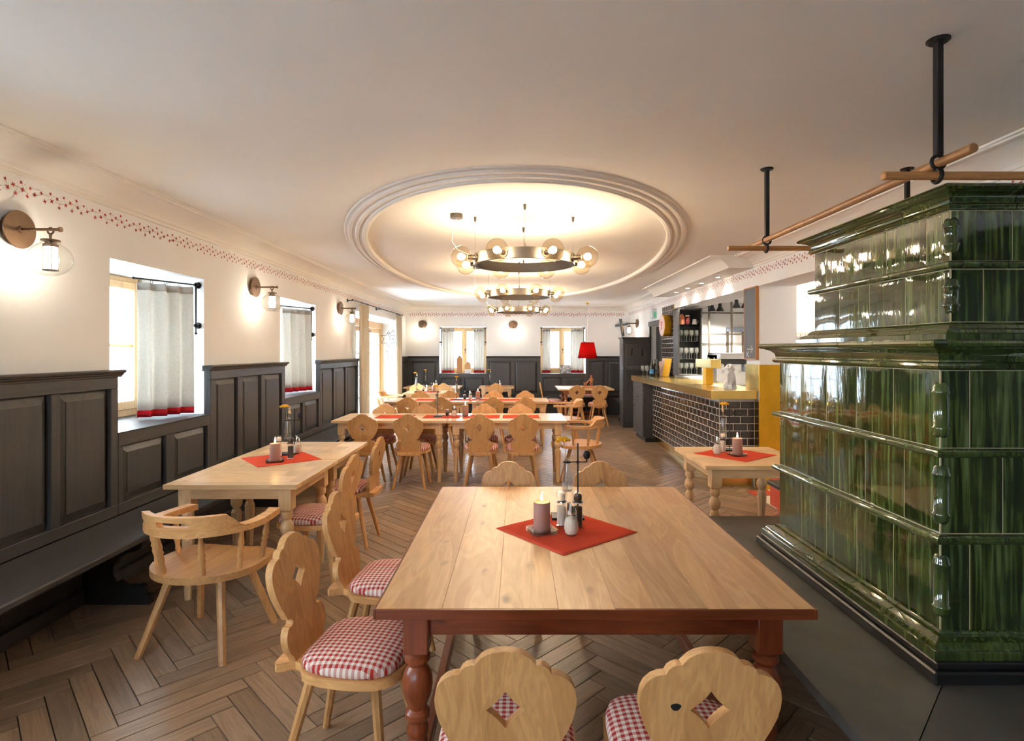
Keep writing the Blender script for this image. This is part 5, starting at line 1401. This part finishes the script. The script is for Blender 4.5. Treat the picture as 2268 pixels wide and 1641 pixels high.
# back counter and coffee machine
bk = thing('back_counter', 'dark back counter under the coffee machine', 'counter', (3.02, 8.35, 0)); MB().box(0, 1.3, .03, .75, 0, .96).build('body', M['door_grey'], bk); MB().box(-.01, 1.31, 0, .76, .96, 1.0, .004).build('worktop', M['steel'], bk)
cm = thing('coffee_machine', 'steel espresso machine with blue display behind the bar', 'coffee machine', (3.03, 8.42, 1.0))
MB().box(0, .72, .12, .58, .06, .55, .015).build('body', M['steel'], cm); MB().box(0.0, .74, 0, .14, .40, .47, .006).build('control_panel', M['black'], cm); MB().box(0, .74, .0, .56, .47, .57, .008).build('cup_tray', M['steel'], cm)
MB().box(0, .72, -.02, .3, .02, .07, .004).build('drip_tray', M['black'], cm); MB().box(.4, .49, -.004, .0, .412, .46).build('display', emit('blue_display', (.2, .6, 1.0), 2.5), cm)
for x in (.56, .60, .64): MB().cyl((x, -.006, .435), (x, 0, .435), .009, None, 10).build('button', M['chrome'], cm)
for x in (.16, .42): MB().cyl((x, .07, .30), (x, .07, .40), .04, None, 16).cyl((x, .07, .285), (x, .07, .30), .042, None, 16).cyl((x, .03, .295), (x, -.10, .27), .011, .014, 10).build('brew_group', M['chrome'], cm, smooth=40)
for x in (.66,): MB().tube([(x, .06, .40), (x+.02, .0, .36), (x+.025, -.01, .2)], .006, 8).build('steam_wand', M['chrome'], cm, smooth=50)
# steel frame, picture and lamps in the bar niche
gf = thing('steel_frame', 'grey steel grid frame hung behind the bar', 'steel frame', (3.14, 9.9, 1.1))
for x in (.234, .63, 1.0): MB().box(x-.015, x+.015, 0, .03, 0, 1.36, .002).build('upright', M['grey_metal'], gf)
for z in (.793, 1.165): MB().box(.0, 1.3, .005, .025, z-.014, z+.014, .002).build('crossbar', M['grey_metal'], gf)
pf = thing('picture_frame', 'dark ornate picture frame with pale crest seen through the steel grid', 'picture', (3.9, 10.075, 1.5))
m = MB(); m.box(-.16, -.115, 0, .022, 0, .5, .003); m.box(.115, .16, 0, .022, 0, .5, .003); m.build('frame', M['grey_metal'], pf); MB().box(-.16, .16, -.006, .022, .44, .52, .004).build('crest', plain('crest', srgb(150, 160, 176), .5, noise=.6, nscale=40), pf); MB().box(-.115, .115, .012, .022, 0, .44).build('picture', M['white'], pf)
def spot(x, y, lab):
    t = thing('spot_lamp', lab, 'spot lamp', (x, y, 2.46), 0, 'black spot lamps in the bar niche')
    MB().cyl((0, 0, 0), (0, 0, -.06), .008, None, 8).box(-.03, .03, -.02, .02, -.012, 0).build('mount', M['black'], t)
    MB().lathe([(.062, -.19), (.06, -.17), (.035, -.12), (.028, -.11), (.026, -.06), (.01, -.055)], 18).build('shade', M['black'], t, smooth=35); MB().lathe([(.001, -.186), (.05, -.186), (.052, -.18)], 16).build('bulb', M['spot_e'], t)
    l = bpy.data.lights.new('spot_light', 'SPOT'); l.energy = 80; l.color = (1, .92, .80); l.spot_size = R(150); l.spot_blend = .8; l.shadow_soft_size = .04
    o = bpy.data.objects.new('spot_light', l); C.objects.link(o); o.parent = t; o.location = (0, 0, -.195)
spot(3.30, 9.55, 'left lamp of the far spot lamp pair behind the bar'); spot(3.435, 9.55, 'right lamp of the far spot lamp pair behind the bar'); spot(3.44, 8.85, 'left lamp of the near spot lamp pair behind the bar'); spot(3.58, 8.85, 'right lamp of the near spot lamp pair behind the bar')
# round barrel-end sign on the tiled pier
bs = thing('barrel_sign', 'round pink and white sign with golden rim on the tiled pier', 'sign', (XR-.012, 10.36, 2.065)); Ry = Matrix.Rotation(R(-90), 4, 'Y')
MB().lathe([(.195, 0), (.2, .01), (.2, .125), (.19, .13)], 40, M=Ry).build('golden_rim', M['brass_d'], bs, smooth=40); MB().lathe([(.19, .1302), (.188, .134), (.001, .1345)], 40, M=Ry).build('face', plain('sign_face', srgb(238, 214, 208), .5), bs, smooth=30)
m = MB(); pk = plain('sign_pink', srgb(206, 110, 112), .6)
for r0 in (.17, .11): m.tube([(-.1345, r0*math.cos(a), r0*math.sin(a)) for a in [2*math.pi*k/36 for k in range(36)]], .003, 6, True)
m.box(-.1365, -.134, -.05, .05, -.005, .075); m.box(-.1365, -.134, -.03, .03, -.07, -.01); m.build('emblem', pk, bs, smooth=60)
# exit sign above the dark door
ex = thing('exit_sign', 'white plastic emergency exit sign above the dark door', 'exit sign', (XR, 11.42, 2.25))
m = MB(); m.prism([(0, 0), (-.07, .0), (-.10, .15), (-.10, .20), (0, .20)], -.11, .11); m.v = [(a, -c, b) for a, b, c in m.v]; m.build('housing', plain('sign_plastic', srgb(214, 222, 224), .3), ex); MB().box(-.06, -.005, -.115, -.1105, .02, .13).box(-.075, -.072, -.09, .09, .008, .05).build('green_panel', plain('sign_green', srgb(120, 214, 180), .4), ex)
# red pedestal in the side room and frieze rail
t = thing('red_box', 'low red box on the tiled floor behind the small bench', 'box', (2.74, 5.55, .0085)); MB().box(-.12, .04, -.3, .3, 0, .42, .006).build('box_body', M['red_tile'], t); MB().box(-.125, .045, -.305, .305, .42, .44, .004).build('box_lid', M['red_tile'], t)
fr = thing('baluster_shelf', 'cream baluster rail on the side room wall right of the pier', 'shelf rail', (3.3, 7.29, 1.60)); MB().box(0, 1.2, -.09, 0, 0, .03, .003).build('shelf_board', WO[0], fr); MB().box(0, 1.2, -.085, -.065, .21, .235, .003).build('top_rail', M['salt'], fr)
for k in range(20): MB().lathe([(.008, .03), (.014, .07), (.008, .12), (.013, .17), (.008, .21)], 8, (.03+.06*k, -.075, 0)).build('baluster', M['salt'], fr, smooth=50)
l = thing('ceiling_spot', 'unseen ceiling spot lamp added to light the side room behind the pier', 'spot lamp', (4.3, 6.3, 2.6)); MB().lathe([(.05, -.05), (.05, -.03), (.03, 0)], 16).build('housing', M['white'], l, smooth=40); MB().lathe([(.001, -.052), (.045, -.052), (.046, -.05)], 14).build('lens', M['spot_e'], l); point('side_room_light', l, (0, 0, -.12), 26, (1, .93, .82), .06)  # unseen lamp, added to brighten the side room

# ================================================================== OUTSIDE
tag(MB().box(-60, 60, -40, 80, -.6, -.4).build('terrain', M['snow']), 'pale ground outside the windows', 'ground', kind='structure')
hs = thing('outside_house', 'pale gabled house seen through the far right window', 'building', (4.5, 24, -.4))
MB().box(-5.5, 6, 0, 8, 0, 3.2).build('wall', M['ext_wall'], hs); m = MB(); m.prism([(-5.5, 3.2), (6, 3.2), (.25, 6.0)], -8, 0); m.v = [(a, -c, b) for a, b, c in m.v]; m.build('gable', M['ext_wall'], hs)
for s in (-1, 1):
    e = Vector((.25+s*6.4, 0, 2.9)); r_ = Vector((.25, 0, 6.05)); m = MB(); m.add([(r_.x, -.7, r_.z), (e.x, -.7, e.z), (e.x, 8.5, e.z), (r_.x, 8.5, r_.z), (r_.x, -.7, r_.z+.22), (e.x, -.7, e.z+.22), (e.x, 8.5, e.z+.22), (r_.x, 8.5, r_.z+.22)], [(0,1,2,3),(7,6,5,4),(0,4,5,1),(1,5,6,2),(2,6,7,3),(3,7,4,0)]); m.build('roof_slope', M['ext_roof'], hs)
    m = MB(); m.add([(r_.x, -.75, r_.z-.15), (e.x, -.75, e.z-.15), (e.x, -.72, e.z-.15), (r_.x, -.72, r_.z-.15), (r_.x, -.75, r_.z+.1), (e.x, -.75, e.z+.1), (e.x, -.72, e.z+.1), (r_.x, -.72, r_.z+.1)], [(0,1,2,3),(7,6,5,4),(0,4,5,1),(1,5,6,2),(2,6,7,3),(3,7,4,0)]); m.build('barge_board', M['ext_grey'], hs)
h2 = thing('outside_house', 'pale house with grey shutters seen through the far left window', 'building', (-6.6, 23, -.4)); MB().box(-4, 3.4, 0, 8, 0, 6).build('wall', M['ext_wall'], h2)
for x in (-1.2, 1.0, 2.2): MB().box(x-.25, x+.25, -.05, .02, 1.9, 3.6).build('shutter', M['ext_grey'], h2)
rl = thing('terrace_railing', 'grey railing outside the far left window', 'railing', (-2.6, 19.5, -.4))
MB().box(-3, 3, -.03, .03, 1.45, 1.52).build('handrail', M['ext_grey'], rl)
for k in range(25): MB().box(-3+.245*k, -2.94+.245*k, -.02, .02, 0, 1.46).build('baluster', M['ext_grey'], rl)
h3 = thing('outside_house', 'pale house with louvred shutter seen through the nearest left window', 'building', (-11, 12, -.4)); MB().box(-6, 0, -8, 9, 0, 7).build('wall', M['ext_wall'], h3)
for k in range(14): MB().box(-.02, .06, -3.0, -1.6, 2.3+.13*k, 2.36+.13*k).build('louvre', M['ext_grey'], h3)
pt_ = thing('heather_pot', 'pot of pink heather on the ledge outside the far right window', 'potted plant', (.93, YB+.65, 1.0)); MB().lathe([(.06, 0), (.08, .09), (.085, .1), (.07, .1)], 18).build('pot', M['black'], pt_, smooth=40)
m = MB(); rr = random.Random(4)
for k in range(60):
    a = rr.uniform(0, 6.28); e = rr.uniform(.02, .12); m.tube([(0, 0, .09), (e*.4*math.cos(a), e*.4*math.sin(a), .15), (e*math.cos(a), e*math.sin(a), .18+rr.uniform(0, .07))], [.002, .003, .005], 5)
m.build('heather', plain('heather', srgb(178, 140, 156), .9), pt_)
MB().box(.6, 1.7, YB+.55, YB+.8, .95, .998).build('outer_ledge', M['ext_wall'], wall_back)

for o in bpy.data.objects:
    if '_used' in o: del o['_used']
